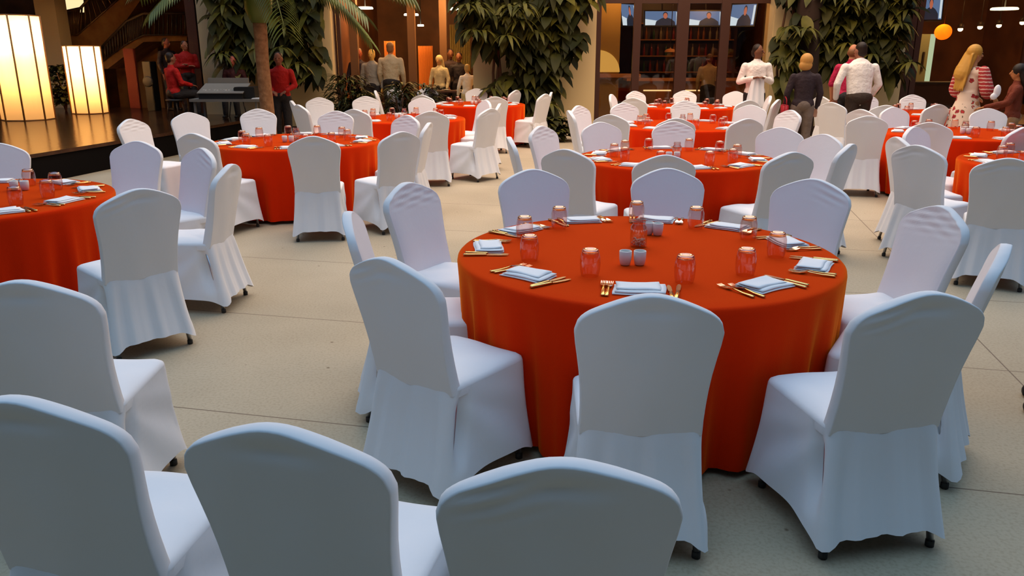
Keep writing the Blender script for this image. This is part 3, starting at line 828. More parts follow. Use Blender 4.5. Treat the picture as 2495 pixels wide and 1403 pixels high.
for ri, (zz, rw) in enumerate(((1.15, 'lowest'), (1.6, 'second'), (2.05, 'third'))):
    x = xs0+.12; k = 0
    while x < xs1-.1:
        w = rb.randrange(4)
        if bsrc[w][1]: o = bsrc[w][0].copy(); COL.objects.link(o)
        else: o = bsrc[w][0]; bsrc[w][1] = True
        o.location = (x, 24.15, zz)
        if abs(x-(xs0+xs1)/2) > .08:
            tag(o, 'dark liquor bottle in the '+rw+' row of the back-bar shelf', 'bottle', 'bottles on the '+rw+' back-bar shelf')
        else: tag(o, 'dark liquor bottle in the '+rw+' row of the back-bar shelf', 'bottle', 'bottles on the '+rw+' back-bar shelf')
        x += rb.uniform(.15, .24); k += 1
# pendant over the bar
def pendant(p, r, label, m1, col=(1, .75, .35), s=5):
    root = empty('pendant_lamp', tuple(p)); tag(root, label, 'lamp')
    bm = bmesh.new(); lathe(bm, [(r, 0), (r*.93, r*.28), (r*.6, r*.5), (r*.12, r*.6), (r*.10, r*.75)], 20, cap=False); finish('lamp_shade', bm, m1, root)
    bm = bmesh.new(); ellipsoid(bm, (0, 0, r*.2), (r*.45, r*.45, r*.18)); finish('bulb', bm, emis('bulb_glow', col, s), root)
    bm = bmesh.new(); tube(bm, [(0, 0, r*.7), (0, 0, ZC-p.z)], .01, 6); finish('cord', bm, M['iron'], root)
pendant(atY(1633, 127, 20.0), .14, 'small pendant lamp hanging over the bar', M['woodtan'])
# warm light on the wall left of the bar, put in as a glowing panel
alc = empty('wall_alcove'); tag(alc, 'wall alcove with an arched yellow glow put in, at the left of the bar', 'alcove')
ca = atY(1462, 165, 19.4)
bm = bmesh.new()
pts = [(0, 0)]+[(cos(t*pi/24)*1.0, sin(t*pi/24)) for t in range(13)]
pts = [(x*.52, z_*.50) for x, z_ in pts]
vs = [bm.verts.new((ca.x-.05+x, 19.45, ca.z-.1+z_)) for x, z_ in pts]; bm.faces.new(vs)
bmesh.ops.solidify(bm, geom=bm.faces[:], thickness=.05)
finish('wall_glow_panel', bm, emis('wall_glow_emission', (1, .56, .13), .75), alc, smooth=False)
boxobj('alcove_counter', (ca.x-.15, ca.x+.95, 19.3, 19.7, ca.z-.22, ca.z-.14), M['woodtan'], alc)
boxobj('alcove_back', (ca.x-.12, ca.x+.46, 19.5, 19.62, 0, ZC), mat('olive_wall', (.32, .20, .05), .7), alc)

# ---------------------------------------------------------------- right interior: globe lamp, spots, door, disc light
p = atY(2298, 78, 18.4)
gl = empty('globe_lamp', tuple(p)); tag(gl, 'round glowing orange paper globe lamp at the upper right', 'lamp')
bm = bmesh.new(); ellipsoid(bm, (0, 0, 0), (.175, .175, .165), 24, 16)
m = M['globe'] = shade_mat(); m.name = 'orange_paper'
for n in m.node_tree.nodes:
    if n.type in ('BSDF_DIFFUSE', 'BSDF_TRANSLUCENT'): n.inputs[0].default_value = (.95, .17, .012, 1)
finish('globe_shade', bm, m, gl)
bm = bmesh.new(); tube(bm, [(0, 0, .16), (0, 0, ZC-p.z)], .006, 6); finish('cord', bm, M['iron'], gl)
def point(loc, e, col, r=.1, name='room_lamp'):
    L = bpy.data.lights.new(name, 'POINT'); L.energy = e; L.color = col; L.shadow_soft_size = r
    o = bpy.data.objects.new(name, L); COL.objects.link(o); o.location = loc; return o
point((p.x-.03, p.y, p.z+.06), 9, (1, .62, .25), .05, 'globe_bulb')
SPOTM = emis('spot_glow', (1, .82, .55), 9)
for i, (px, py, w) in enumerate(((2340, 71, 'first'), (2388, 66, 'second'), (2434, 62, 'third'), (2491, 55, 'fourth'))):
    q = atY(px, py, 22.5); r = empty('ceiling_spotlight', tuple(q)); tag(r, 'bright small spotlight, '+w+' from the orange globe lamp', 'light', 'row of small spotlights')
    bm = bmesh.new(); ellipsoid(bm, (0, 0, 0), (.065, .065, .06), 12, 8); finish('bulb', bm, SPOTM, r)
    bm = bmesh.new(); lathe(bm, [(.07, .02), (.075, .12), (.03, .16)], 12); finish('housing', bm, M['iron'], r)
    bm = bmesh.new(); tube(bm, [(0, 0, .15), (0, 0, ZC-q.z)], .012, 6); finish('stem', bm, M['iron'], r)
def disc(px, py, wpx, D, label, s=6, lit=(1, .9, .6)):
    q = atY(px, py, D); R = wpx/2/F*D*.99
    r = empty('ceiling_light', tuple(q)); tag(r, label, 'light', 'flat white ceiling lights')
    bm = bmesh.new(); lathe(bm, [(R, 0), (R, .03), (R*.9, .05)], 28); finish('diffuser', bm, emis('disc_glow', lit, s), r)
    bm = bmesh.new(); tube(bm, [(0, 0, .04), (0, 0, ZC-q.z)], .015, 6); finish('stem', bm, M['iron'], r)
disc(2447, 24, 58, 19.5, 'flat white disc light near the top right corner', 5)
disc(890, 22, 36, 21, 'flat white light strip above the left diners', 5)
disc(1002, 38, 34, 22, 'flat white light just right of the green palm frond', 5)
disc(1025, 64, 15, 24, 'smallest white light, lowest over the diners', 5)
disc(1112, 24, 40, 21, 'flat white light at the top, left of the middle pillar', 5)
dr = empty('service_door'); tag(dr, 'pale green service door standing open behind the right glazing', 'door')
q0 = atY(2244, 83, 22); q1 = atY(2266, 190, 22)
m_ = mat('pale_green_paint', (.30, .36, .24), .5)
boxobj('door_leaf', (q0.x, q0.x+.26, 22, 22.05, 0, q0.z), m_, dr)
boxobj('glowing_frame', (q0.x+.27, q0.x+.40, 22, 22.05, 0, q0.z), emis('door_frame_glow', (.72, 1, .75), .85), dr)  # pale door frame, its brightness put in as emission
boxobj('handle', (q0.x+.12, q0.x+.16, 21.96, 22, 1.2, 1.7), M['iron'], dr)
sb = empty('sideboard', (0, 0, 0)); tag(sb, 'low dark sideboard behind the right glazing', 'sideboard')
boxobj('cabinet_body', (xat(2230, 18.6), xat(2400, 18.6), 18.6, 19.1, 0, 1.0), M['darkwood'], sb)
boxobj('cabinet_top', (xat(2225, 18.6), xat(2405, 18.6), 18.55, 19.15, 1.0, 1.04), M['blackgear'], sb)

# ---------------------------------------------------------------- left dining area: curtains, table, planter
def curtain(px0, px1, py0, py1, D, label, m):
    a = atY(px0, py0, D); b = atY(px1, py1, D); n = 60
    bm = bmesh.new(); rows = []
    for j in range(9):
        z_ = a.z+(max(.02, b.z)-a.z)*j/8
        rows.append([bm.verts.new((a.x+(b.x-a.x)*i/n, D+.05*sin(i*1.25)*(.7+.05*j), z_)) for i in range(n+1)])
    for r0, r1 in zip(rows, rows[1:]):
        for i in range(n): bm.faces.new((r0[i], r0[i+1], r1[i+1], r1[i]))
    o = finish('curtain', bm, m); tag(o, label, 'curtain')
    mo = o.modifiers.new('thickness', 'SOLIDIFY'); mo.thickness = .008
    return o
curtain(935, 975, 100, 420, 21.5, 'bright orange curtain behind the man in the light shirt', M['curtain'])
curtain(1018, 1062, 112, 420, 22.2, 'amber curtain behind the shrubs, left of the diners', M['curtain'])
curtain(1095, 1150, 60, 420, 22.8, 'dull olive curtain behind the seated diners', mat('olive_curtain', (.22, .16, .04), .8))
for i, (px, D) in enumerate(((862, 19.2), (1003, 20.0), (1080, 21))):
    struct(boxobj('trim_%d' % (4+i), (xat(px, D)-.09, xat(px, D)+.09, D, D+.2, 0, ZC), mat('dim_brown_post_%d' % i, (.17, .08, .03), .6)))
dt = empty('dining_table', (xat(1095, 19.4), 19.4, 0)); tag(dt, 'dark dining table with white crockery behind the far chairs', 'table')
boxobj('tabletop', (-.55, .55, -.35, .35, .78, .82), M['darkwood'], dt)
for sx in (-.5, .5):
    for sy in (-.3, .3): boxobj('leg', (sx-.03, sx+.03, sy-.03, sy+.03, 0, .78), M['darkwood'], dt)
for i, (dx, dy) in enumerate(((-.4, -.2), (-.1, .05), (.25, -.15))):
    bm = bmesh.new(); lathe(bm, [(.03, 0), (.09, .01), (.11, .02), (.105, .022), (.03, .006)], 18)
    o = finish('plate', bm, M['ceramic']); o.location = (xat(1095, 19.4)+dx, 19.4+dy, .82)
    tag(o, ('left', 'middle', 'right')[i]+' white plate on the dark dining table', 'plate', 'plates on the dining table')

# ---------------------------------------------------------------- foliage
def leafmesh(bm, base, d, up, L, Wd, droop, rnd, mi=0):
    d = d.normalized(); side = d.cross(up)
    if side.length < 1e-3: side = d.cross(Vector((1, 0, 0)))
    side.normalize(); n = 5; prev = None
    for j in range(n+1):
        t = j/n
        w = Wd*(sin(pi*min(1, t*.93+.07))**.75)*(1.0 if j < n else 0)
        c = base+d*L*t+Vector((0, 0, -1))*droop*L*t*t
        nn = side.cross(d).normalized()
        row = [c-side*w+nn*w*.25, c, c+side*w+nn*w*.25]
        row = [bm.verts.new(p) for p in row]
        if prev:
            for k in range(2):
                f = bm.faces.new((prev[k], prev[k+1], row[k+1], row[k])); f.material_index = mi
        prev = row
def inpoly(x, y, poly):
    c = False; n = len(poly)
    for i in range(n):
        x0, y0 = poly[i]; x1_, y1_ = poly[(i+1) % n]
        if (y0 > y) != (y1_ > y) and x < (x1_-x0)*(y-y0)/(y1_-y0)+x0: c = not c
    return c
def climber(poly, D, nleaf, nros, label, seed, name='climbing_plant', Lr=(.22, .42), mix=.25):
    rnd = random.Random(seed); xs_ = [p[0] for p in poly]; ys_ = [p[1] for p in poly]
    root = empty(name, (atY(sum(xs_)/len(xs_), 200, D).x, D, 0)); tag(root, label, 'plant')
    bm = bmesh.new(); n = 0; inv = Vector((root.location.x, D, 0))
    while n < nleaf:
        px = rnd.uniform(min(xs_), max(xs_)); py = rnd.uniform(min(ys_), max(ys_))
        if not inpoly(px, py, poly): continue
        p = atY(px, py, D); p.y += rnd.uniform(-.45, .25)
        n += 1
        a = rnd.uniform(0, 2*pi); d = Vector((cos(a)*.9, -.55-.3*rnd.random(), rnd.uniform(-.9, .25)))
        L = rnd.uniform(*Lr)
        leafmesh(bm, p-inv, d, Vector((0, -.3, 1)), L, L*rnd.uniform(.24, .36), rnd.uniform(.4, 1.0), rnd, 1 if rnd.random() < mix else 0)
    k = 0
    while k < nros:
        px = rnd.uniform(min(xs_), max(xs_)); py = rnd.uniform(min(ys_), max(ys_))
        if not inpoly(px, py, poly): continue
        k += 1; p = atY(px, py, D); p.y -= rnd.uniform(.35, .7)
        for q in range(9):
            a = 2*pi*q/9+rnd.uniform(-.1, .1)
            leafmesh(bm, p-inv, Vector((cos(a), -.25+.5*sin(a)*-1, .25)), Vector((0, 0, 1)), rnd.uniform(.30, .42), .042, rnd.uniform(.7, 1.1), rnd, 1)
    finish('foliage', bm, [M['leaf'], M['leaf2']], root)
    bm = bmesh.new(); c = sum(xs_)/len(xs_)
    for s in range(4):
        x = rnd.uniform(-.12, .12)
        tube(bm, [(x+.05*sin(i+s), .12-.02*i*0, 0.02+i*.42) for i in range(9)], [.035-.002*i for i in range(9)], 7)
    st = finish('stem', bm, M['stem'], root)
    return root
climber([(505, -60), (830, -60), (790, 0), (770, 60), (795, 145), (790, 175), (740, 185), (700, 190), (655, 150), (600, 160), (560, 170), (535, 95), (520, 50)], 17.60, 620, 12, 'dark leafy climber covering the top of the left pillar', 1)
climber([(1120, -60), (1455, -60), (1440, 10), (1405, 50), (1420, 90), (1395, 140), (1370, 165), (1355, 215), (1342, 270), (1318, 320), (1290, 335), (1255, 290), (1230, 255), (1185, 235), (1200, 200), (1250, 165), (1245, 115), (1150, 95), (1125, 60)], 17.50, 980, 9, 'tall dark climber hiding most of the middle pillar', 2)
climber([(1125, 10), (1290, 5), (1280, 90), (1150, 105)], 17.20, 30, 14, 'umbrella-leaved plant beside the top of the middle pillar', 3, Lr=(.2, .3), mix=.9)
climber([(1900, -60), (2215, -60), (2205, 60), (2180, 110), (2188, 180), (2160, 200), (2150, 150), (2120, 130), (2060, 150), (2010, 170), (1950, 130), (1930, 60)], 17.55, 720, 16, 'dark climber covering the top of the right pillar', 4)
climber([(1890, 60), (1945, 40), (1935, 120), (1925, 200), (1895, 195), (1880, 110)], 17.30, 60, 5, 'fatsia-like shrub at the left edge of the right pillar', 5, Lr=(.3, .45), mix=.6)
# dark timber trunk beside the right pillar (vertical dark strip)
bm = bmesh.new(); tube(bm, [(0, 0, 0), (.03, 0, 1.2), (-.02, 0, 2.4), (.04, 0, 4.2)], [.30, .26, .25, .22], 12)
o = finish('tree_trunk', bm, mat('dark_bark', (.020, .008, .004), .9)); o.location = (xat(1962, 17.2), 17.15, 0); tag(o, 'thick dark trunk in front of the right pillar', 'tree')
def shrub(px, py0, py1, wpx, D, label, seed, n=200, z0=0, L=(.25, .45), frond=True):
    rnd = random.Random(seed); a = atY(px, py0, D); hgt = a.z-z0; wd = wpx/F*D/2
    root = empty('shrub', (a.x, D, z0)); tag(root, label, 'plant')
    bm = bmesh.new()
    for i in range(n):
        t = rnd.random(); an = rnd.uniform(0, 2*pi); r = wd*sqrt(rnd.random())*(.55+.45*sin(pi*t))
        p = Vector((r*cos(an), r*sin(an)*.6, hgt*(.12+.75*t)))
        leafmesh(bm, p, Vector((cos(an), sin(an)*.8, .7)), Vector((0, 0, 1)), rnd.uniform(*L), .03 if frond else .07, rnd.uniform(.4, 1), rnd, 1 if rnd.random() < .2 else 0)
    finish('foliage', bm, [M['leaf'], M['leaf2']], root)
    bm = bmesh.new()
    for s in range(5):
        an = s*1.3; tube(bm, [(0, 0, 0), (.1*cos(an), .1*sin(an), hgt*.4), (.5*wd*cos(an), .3*sin(an), hgt*.75)], [.02, .015, .008], 6)
    finish('stem', bm, M['stem'], root)
shrub(845, 165, 290, 95, 17.2, 'feathery shrub just right of the left pillar', 11, 420)
shrub(975, 190, 290, 60, 17.0, 'low shrub left of the dark dining table', 12, 260)
shrub(1028, 190, 290, 70, 17.4, 'low shrub in front of the diners, right one', 13, 280)
shrub(880, 215, 290, 90, 16.9, 'lowest shrub spreading before the glass wall, leftmost diners behind', 14, 240)
shrub(1330, 285, 345, 150, 15.95, 'ground cover shrub at the foot of the middle pillar', 15, 320, L=(.2, .35), frond=False)
shrub(142, 145, 275, 62, 18.6, 'bushy plant between the two glowing lanterns', 16, 260, z0=ST, L=(.15, .28), frond=False)
shrub(10, 230, 300, 50, 17.6, 'dark plant at the left frame edge behind the taller lantern', 17, 80, z0=ST, L=(.15, .3), frond=False)

# ---------------------------------------------------------------- palm
PX = xat(645, 14.0, 200)
palm = empty('palm_tree', (PX, 14.0, 0)); tag(palm, 'palm tree with brown trunk and drooping green fronds overhead', 'tree')
bm = bmesh.new()
pts = [(0, 0, 0), (.01, 0, .5), (.0, 0, 1.0), (-.01, 0, 1.5), (.0, 0, 1.95), (.0, 0, 2.2)]
tube(bm, pts, [.15, .12, .112, .108, .11, .115], 18); finish('trunk', bm, M['bark'], palm)
bm = bmesh.new(); tube(bm, [(0, 0, 2.15), (0, 0, 2.35), (0, 0, 2.7), (0, 0, 3.2)], [.13, .22, .24, .15], 18); finish('crownshaft', bm, M['palmleaf'], palm)
rp = random.Random(8)
for k, (az, ln, dp) in enumerate(((10, 2.6, .45), (-35, 2.9, .40), (-70, 2.3, .42), (-110, 2.2, .45), (-150, 2.3, .35), (170, 2.2, .40), (60, 2.4, .3), (110, 2.4, .3), (-10, 1.9, .62), (215, 1.7, .6), (-60, 1.6, .75), (25, 1.9, .8))):
    bm = bmesh.new(); a = radians(az); d = Vector((cos(a), sin(a), 0)); pr = []
    for i in range(11):
        t = i/10; pr.append(Vector((0, 0, 2.95))+d*ln*t+Vector((0, 0, 1))*(.55*t-dp*2.1*t*t))
    tube(bm, pr, [.03-.0026*i for i in range(11)], 6)
    for i in range(2, 40):
        t = i/40; q = t*10; j = min(9, int(q)); c = pr[j].lerp(pr[j+1], q-j)
        for s in (-1, 1):
            sd = Vector((-sin(a), cos(a), 0))*s+d*.55+Vector((0, 0, -.35))
            leafmesh(bm, c, sd, Vector((0, 0, 1)), .52*(1-.45*t), .017, .6, rp)
    finish('frond', bm, M['palmleaf'], palm)

# ---------------------------------------------------------------- staircase, landing and railings at upper left
sw = empty('staircase'); tag(sw, 'dim staircase with iron baluster railings at the upper left', 'staircase')
DS = 21.0
def P_(px, py, D=DS): return atY(px, py, D)
def slab(bm, pts, D, t):
    f = [bm.verts.new(P_(px, py, D)) for px, py in pts]; b = [bm.verts.new(v.co+Vector((0, t, 0))) for v in f]
    n = len(f); bm.faces.new(f[::-1]); bm.faces.new(b)
    for k in range(n): bm.faces.new((f[k], f[(k+1) % n], b[(k+1) % n], b[k]))
bm = bmesh.new(); slab(bm, [(150, 88), (190, 86), (320, -25), (360, -25), (300, 60), (268, 98), (262, 112), (150, 112)], DS, 1.2)
bmesh.ops.recalc_face_normals(bm, faces=bm.faces[:]); finish('upper_flight', bm, M['tan'], sw, smooth=False)
bm = bmesh.new(); slab(bm, [(240, 150), (346, 88), (456, 88), (456, 100), (350, 102), (262, 168), (240, 168)], DS-.5, 1.2)
bmesh.ops.recalc_face_normals(bm, faces=bm.faces[:]); finish('lower_flight', bm, M['tan'], sw, smooth=False)
def railing(tops, bots, D, n, m, rr):
    bm = bmesh.new()
    T = [P_(*p, D) for p in tops]; B = [P_(*p, D) for p in bots]
    tube(bm, T, .035, 8); tube(bm, B, .02, 6)
    finish('handrail', bm, m, sw)
    segs = len(T)-1; out = []
    for i in range(n):
        t = (i+.5)/n*segs; j = min(segs-1, int(t)); q = t-j
        bm = bmesh.new(); tube(bm, [T[j].lerp(T[j+1], q), B[j].lerp(B[j+1], q)], rr, 6)
        finish('baluster', bm, m, sw)
railing([(150, 30), (196, 20), (270, -60)], [(153, 87), (190, 84), (318, -28)], DS-.05, 20, mat('bronze_rail', (.20, .12, .06), .4, .6), .022)
railing([(245, 118), (308, 52), (350, 33), (456, 33)], [(248, 150), (312, 104), (350, 85), (456, 85)], DS-.6, 30, M['iron'], .02)
struct(boxobj('wall_stair_landing', (P_(262, 120, 22).x, P_(470, 120, 22).x, 22.3, 22.5, 0, ZC+3), M['tan']))
struct(boxobj('wall_concrete_pier', (xat(100, 19.8), xat(150, 19.8), 19.8, 20.3, 0, ZC), M['cream']))
struct(boxobj('wall_beige_panel', (xat(322, 21.9), xat(385, 21.9), 21.9, 22.0, 0, atY(340, 92, 21.9).z), mat('beige_plaster', (.36, .20, .08), .8)))
struct(boxobj('wall_pier_edge', (xat(463, 18), xat(486, 18), 17.95, 18.4, 0, ZC), M['darkwood']))
lw = empty('stair_window'); tag(lw, 'bright lit opening behind the upper stair railing', 'window')
a = P_(142, -30, 23); b = P_(205, 30, 23)
boxobj('lit_pane', (a.x, b.x, 23, 23.05, b.z, a.z), emis('stairwell_glow', (1, .78, .4), 1.1), lw)
# tall panel with red light put into its colour and dark speaker stack by the technicians
a = atY(298, 118, 19.5); b = atY(342, 260, 19.5)
o = boxobj('door_panel', (a.x, b.x, 19.5, 19.6, ST, a.z), M['redlight_tint'], bev=.01); tag(o, 'narrow red-lit panel behind the small lantern, left of the technicians', 'panel')
a = atY(345, 150, 18.6); b = atY(378, 262, 18.6)
spk = empty('loudspeaker', ((a.x+b.x)/2, 18.6, ST)); tag(spk, 'tall black loudspeaker left of the seated technician', 'loudspeaker')
w_ = (b.x-a.x)/2
boxobj('cabinet', (-w_, w_, 0, .35, 0, a.z-ST), M['blackgear'], spk, bev=.01)
bm = bmesh.new(); lathe(bm, [(.02, .02), (.10, .0), (.115, -.012), (.12, 0)], 20)
for v in bm.verts: v.co = Vector((v.co.x, -.005-v.co.z*.5, v.co.y+(a.z-ST)*.6))
finish('speaker_cone', bm, M['rubber'], spk)

# mixing desk on its table, on the stage before the left pillar
tb = empty('trestle_table', (xat(560, 16.0, 230), 15.95, ST)); tag(tb, 'low grey trestle table carrying the mixing desk', 'table')
hw = (xat(640, 16)-xat(470, 16))/2; zt = atY(560, 240, 15.9).z-ST
boxobj('tabletop', (-hw, hw, -.3, .3, zt-.05, zt), M['greygear'], tb)
for sx in (-hw+.08, hw-.08):
    for sy in (-.24, .24): boxobj('leg', (sx-.02, sx+.02, sy-.02, sy+.02, 0, zt-.05), M['greygear'], tb)
md = empty('mixing_desk', (xat(540, 16), 15.9, ST+zt)); tag(md, 'sloping sound mixing desk with raised meter bridge', 'mixing desk')
bm = bmesh.new()
v = box(bm, -.42, .42, -.22, .25, 0, .10)
for q in v[4:]:
    if q.co.y > 0: q.co.z = .26
finish('console_body', bm, M['blackgear'], md, smooth=False)
bm = bmesh.new(); v = box(bm, -.44, .44, -.24, .27, .102, .118)
for q in v:
    if q.co.y > 0: q.co.z += .16
finish('faceplate', bm, M['greygear'], md, smooth=False)
boxobj('meter_bridge', (-.40, .40, .28, .34, 0, .38), M['greygear'], md, bev=.01)
for k in range(14):
    bm = bmesh.new(); x = -.36+k*.055
    box(bm, x-.012, x+.012, -.1-.04*sin(k*1.7), -.07-.04*sin(k*1.7), .15, .175); finish('fader_cap', bm, M['ceramic'], md, smooth=False)
o = boxobj('equipment_case', (-.2, .2, -.2, .2, 0, .22), M['blackgear'], bev=.015); o.location = (xat(595, 16), 15.95, ST+zt); tag(o, 'black equipment case right of the mixing desk', 'case')
bm = bmesh.new(); box(bm, -.13, .13, -.10, .10, 0, .012); box(bm, -.12, .12, -.095, .095, .012, .02)
o = finish('notebook', bm, M['napkin'], smooth=False); o.location = (xat(632, 16), 15.75, ST+zt); tag(o, 'open pale notebook at the right end of the desk table', 'notebook')

# ---------------------------------------------------------------- people
def cap_(bm, p0, r0, p1, r1, n=12, fl=1.0, axis=None):
    p0 = Vector(p0); p1 = Vector(p1); d = p1-p0
    L = d.length; u = d/L
    pts = []; rs = []
    for a in (-85, -60, -30): pts.append(p0+u*r0*sin(radians(a))); rs.append(r0*cos(radians(a)))
    for t in (0, .25, .5, .75, 1): pts.append(p0.lerp(p1, t)); rs.append(r0+(r1-r0)*t)
    for a in (30, 60, 85): pts.append(p1+u*r1*sin(radians(a))); rs.append(r1*cos(radians(a)))
    ring = []
    if axis is None: a_, b_ = frame_of(d)
    else:
        a_ = (Vector(axis)-u*Vector(axis).dot(u)).normalized(); b_ = u.cross(a_).normalized()
    for p, r in zip(pts, rs): ring.append([bm.verts.new(p+a_*r*cos(2*pi*k/n)+b_*r*fl*sin(2*pi*k/n)) for k in range(n)])
    for A_, B_ in zip(ring, ring[1:]):
        for k in range(n): bm.faces.new((A_[k], A_[(k+1) % n], B_[(k+1) % n], B_[k]))
    bm.faces.new(ring[0][::-1]); bm.faces.new(ring[-1])
def remesh(o, vox, sm=4):
    r = o.modifiers.new('remesh', 'REMESH'); r.mode = 'VOXEL'; r.voxel_size = vox; r.use_smooth_shade = True
    s = o.modifiers.new('smooth', 'SMOOTH'); s.iterations = sm; s.factor = .5
SK = {}
def cm(c, r=.75, key='cloth'):
    k = (c, key)
    if k not in SK: SK[k] = mat('%s_%d' % (key, len(SK)), c, r, spec=.25, bump=(8, .07, .6) if key == 'cloth' else (40, .002, .2))
    return SK[k]
def person(loc, h, az, label, skin=(.42, .20, .11), shirt=(.8, .76, .72), trous=(.02, .018, .02), hair=(.02, .012, .008), hairstyle='short',
           arms=None, sleeves='long', lean=0, sit=False, vox=.012, dress=None, turn=0, wide=1.0, fingers=True, step=.0, top='shirt', shoes=(.01, .01, .01), bow=0):
    s = h/1.75
    root = empty('person', loc, radians(-az)); tag(root, label, 'person')
    hipz = .93*s if not sit else .47
    def sp(x, y, z):           # torso point, lean about the hips (forward = +Y)
        a = radians(lean); yy = y*s; zz = z*s-.93*s
        return Vector((x*s, yy*cos(a)+zz*sin(a), hipz+zz*cos(a)-yy*sin(a)))
    LH, RH = sp(-.09, 0, .92), sp(.09, 0, .92)
    if sit:
        LK = Vector((-.12*s, .42*s, .47)); RK = Vector((.12*s, .42*s, .47)); LF = Vector((-.13*s, .40*s, .08)); RF = Vector((.13*s, .42*s, .08))
    else:
        LK = Vector((-.10*s, .03+step*.5, .50*s)); RK = Vector((.10*s, .03-step*.5, .50*s)); LF = Vector((-.11*s, step, .085)); RF = Vector((.11*s, -step, .085))
    sh = .185*wide
    LS, RS = sp(-sh, 0, 1.395), sp(sh, 0, 1.395)
    if arms is None: arms = ((-.26, .0, 1.14), (-.25, .10, .90), (.26, .0, 1.14), (.25, .10, .90))
    LE, LW_, RE, RW_ = [sp(*a) for a in arms]
    NK = sp(0, -.005, 1.47); HD = sp(0, .015+bow*.10, 1.635-bow*.05)
    R = Matrix.Rotation(radians(-turn), 3, 'Z')
    def hp(x, y, z): return HD+R @ Vector((x*s, y*s, z*s))
    # body: one continuous surface
    bm = bmesh.new()
    ellipsoid(bm, hp(0, 0, .01), (.076*s, .093*s, .112*s)); ellipsoid(bm, hp(0, .022, -.055), (.055*s, .062*s, .062*s))
    cap_(bm, hp(0, .088, .01), .012*s, hp(0, .108, -.022), .016*s, 8)
    for sx in (-1, 1):
        ellipsoid(bm, hp(sx*.078, -.005, -.01), (.012*s, .022*s, .032*s), 8, 6)
        ellipsoid(bm, hp(sx*.03, .082, .025), (.02*s, .012*s, .008*s), 8, 6)
    ellipsoid(bm, hp(0, .086, -.056), (.024*s, .012*s, .009*s), 8, 6)
    cap_(bm, NK, .058*s, HD+Vector((0, -.01, -.05*s)), .05*s)
    cap_(bm, sp(-.1*wide, 0, 1.38), .070*s, sp(.1*wide, 0, 1.38), .070*s)
    cap_(bm, sp(0, 0, 1.02), .118*s, sp(0, .005, 1.34), .125*s, 14, .72, (1, 0, 0)); cap_(bm, sp(-.07, 0, .95), .10*s, sp(.07, 0, .95), .10*s)
    for A_, B_, C_ in ((LS, LE, LW_), (RS, RE, RW_)):
        cap_(bm, A_, .050*s, B_, .040*s); cap_(bm, B_, .040*s, C_, .027*s)
        d = (C_-B_).normalized(); hand = C_+d*.05*s
        sgn = -1 if A_ is LS else 1
        side = d.cross(Vector((0, 0, 1))); side = side.normalized() if side.length > .2 else Vector((0, 1, 0))
        nrm = side.cross(d).normalized()
        cap_(bm, C_, .028*s, C_+d*.075*s, .036*s, 10, .5, side)
        if fingers:
            for q, (o_, ln) in enumerate(((-.028, .062), (-.010, .075), (.010, .070), (.027, .055))):
                b0 = C_+d*.09*s+side*o_*s; b1 = b0+d*ln*.55*s-nrm*.006*s; b2 = b1+d*ln*.4*s-nrm*.022*s
                cap_(bm, b0, .0095*s, b1, .009*s, 8); cap_(bm, b1, .009*s, b2, .0078*s, 8)
            t0 = C_+d*.03*s-side*.030*s; t1 = t0+d*.035*s-side*.022*s; t2 = t1+d*.028*s-side*.004*s-nrm*.012*s
            cap_(bm, t0, .012*s, t1, .0105*s, 8); cap_(bm, t1, .0105*s, t2, .009*s, 8)
    for A_, B_, C_ in ((LH, LK, LF), (RH, RK, RF)):
        cap_(bm, A_, .085*s, B_, .055*s); cap_(bm, B_, .053*s, C_, .036*s)
        cap_(bm, C_+Vector((0, -.03, -.045)), .032*s, C_+Vector((0, .14*s, -.055)), .026*s, 10)
    bd = finish('body', bm, cm(skin, .55, 'skin'), root); remesh(bd, vox if not fingers else min(vox, .0095))
    # face details
    bm = bmesh.new()
    for sx in (-1, 1): ellipsoid(bm, hp(sx*.030, .083, .008), (.011*s, .007*s, .006*s), 8, 6)
    finish('eyes', bm, cm((.03, .02, .02), .2, 'eye'), root)
    bm = bmesh.new(); cap_(bm, hp(-.020, .092, -.054), .005*s, hp(.020, .092, -.054), .005*s, 8); finish('mouth', bm, cm((.35, .09, .07), .5, 'lip'), root)
    # hair
    bm = bmesh.new()
    if hairstyle == 'short':
        ellipsoid(bm, hp(0, -.020, .044), (.081*s, .091*s, .088*s)); ellipsoid(bm, hp(0, -.050, -.015), (.073*s, .053*s, .078*s))
    elif hairstyle == 'bald':
        ellipsoid(bm, hp(0, -.045, -.005), (.080*s, .062*s, .07*s))
    elif hairstyle == 'bob':
        ellipsoid(bm, hp(0, -.018, .03), (.105*s, .112*s, .112*s)); ellipsoid(bm, hp(0, -.045, -.055), (.108*s, .082*s, .085*s))
    elif hairstyle == 'long':
        ellipsoid(bm, hp(0, -.018, .035), (.100*s, .110*s, .108*s))
        cap_(bm, hp(0, -.06, 0), .098*s, hp(0, -.155, -.24), .115*s, 14, .6, (1, 0, 0)); cap_(bm, hp(0, -.15, -.22), .115*s, hp(0, -.155, -.42), .075*s, 14, .5, (1, 0, 0))
        for q in range(18):
            x = -.11+.22*q/17; cap_(bm, hp(x*.8, -.09, .0), .015*s, hp(x, -.175, -.46+.03*sin(q*2.1)), .010*s, 6)
    ho = finish('hair', bm, cm(hair, .5, 'hair'), root); remesh(ho, max(vox*.8, .008), 2)
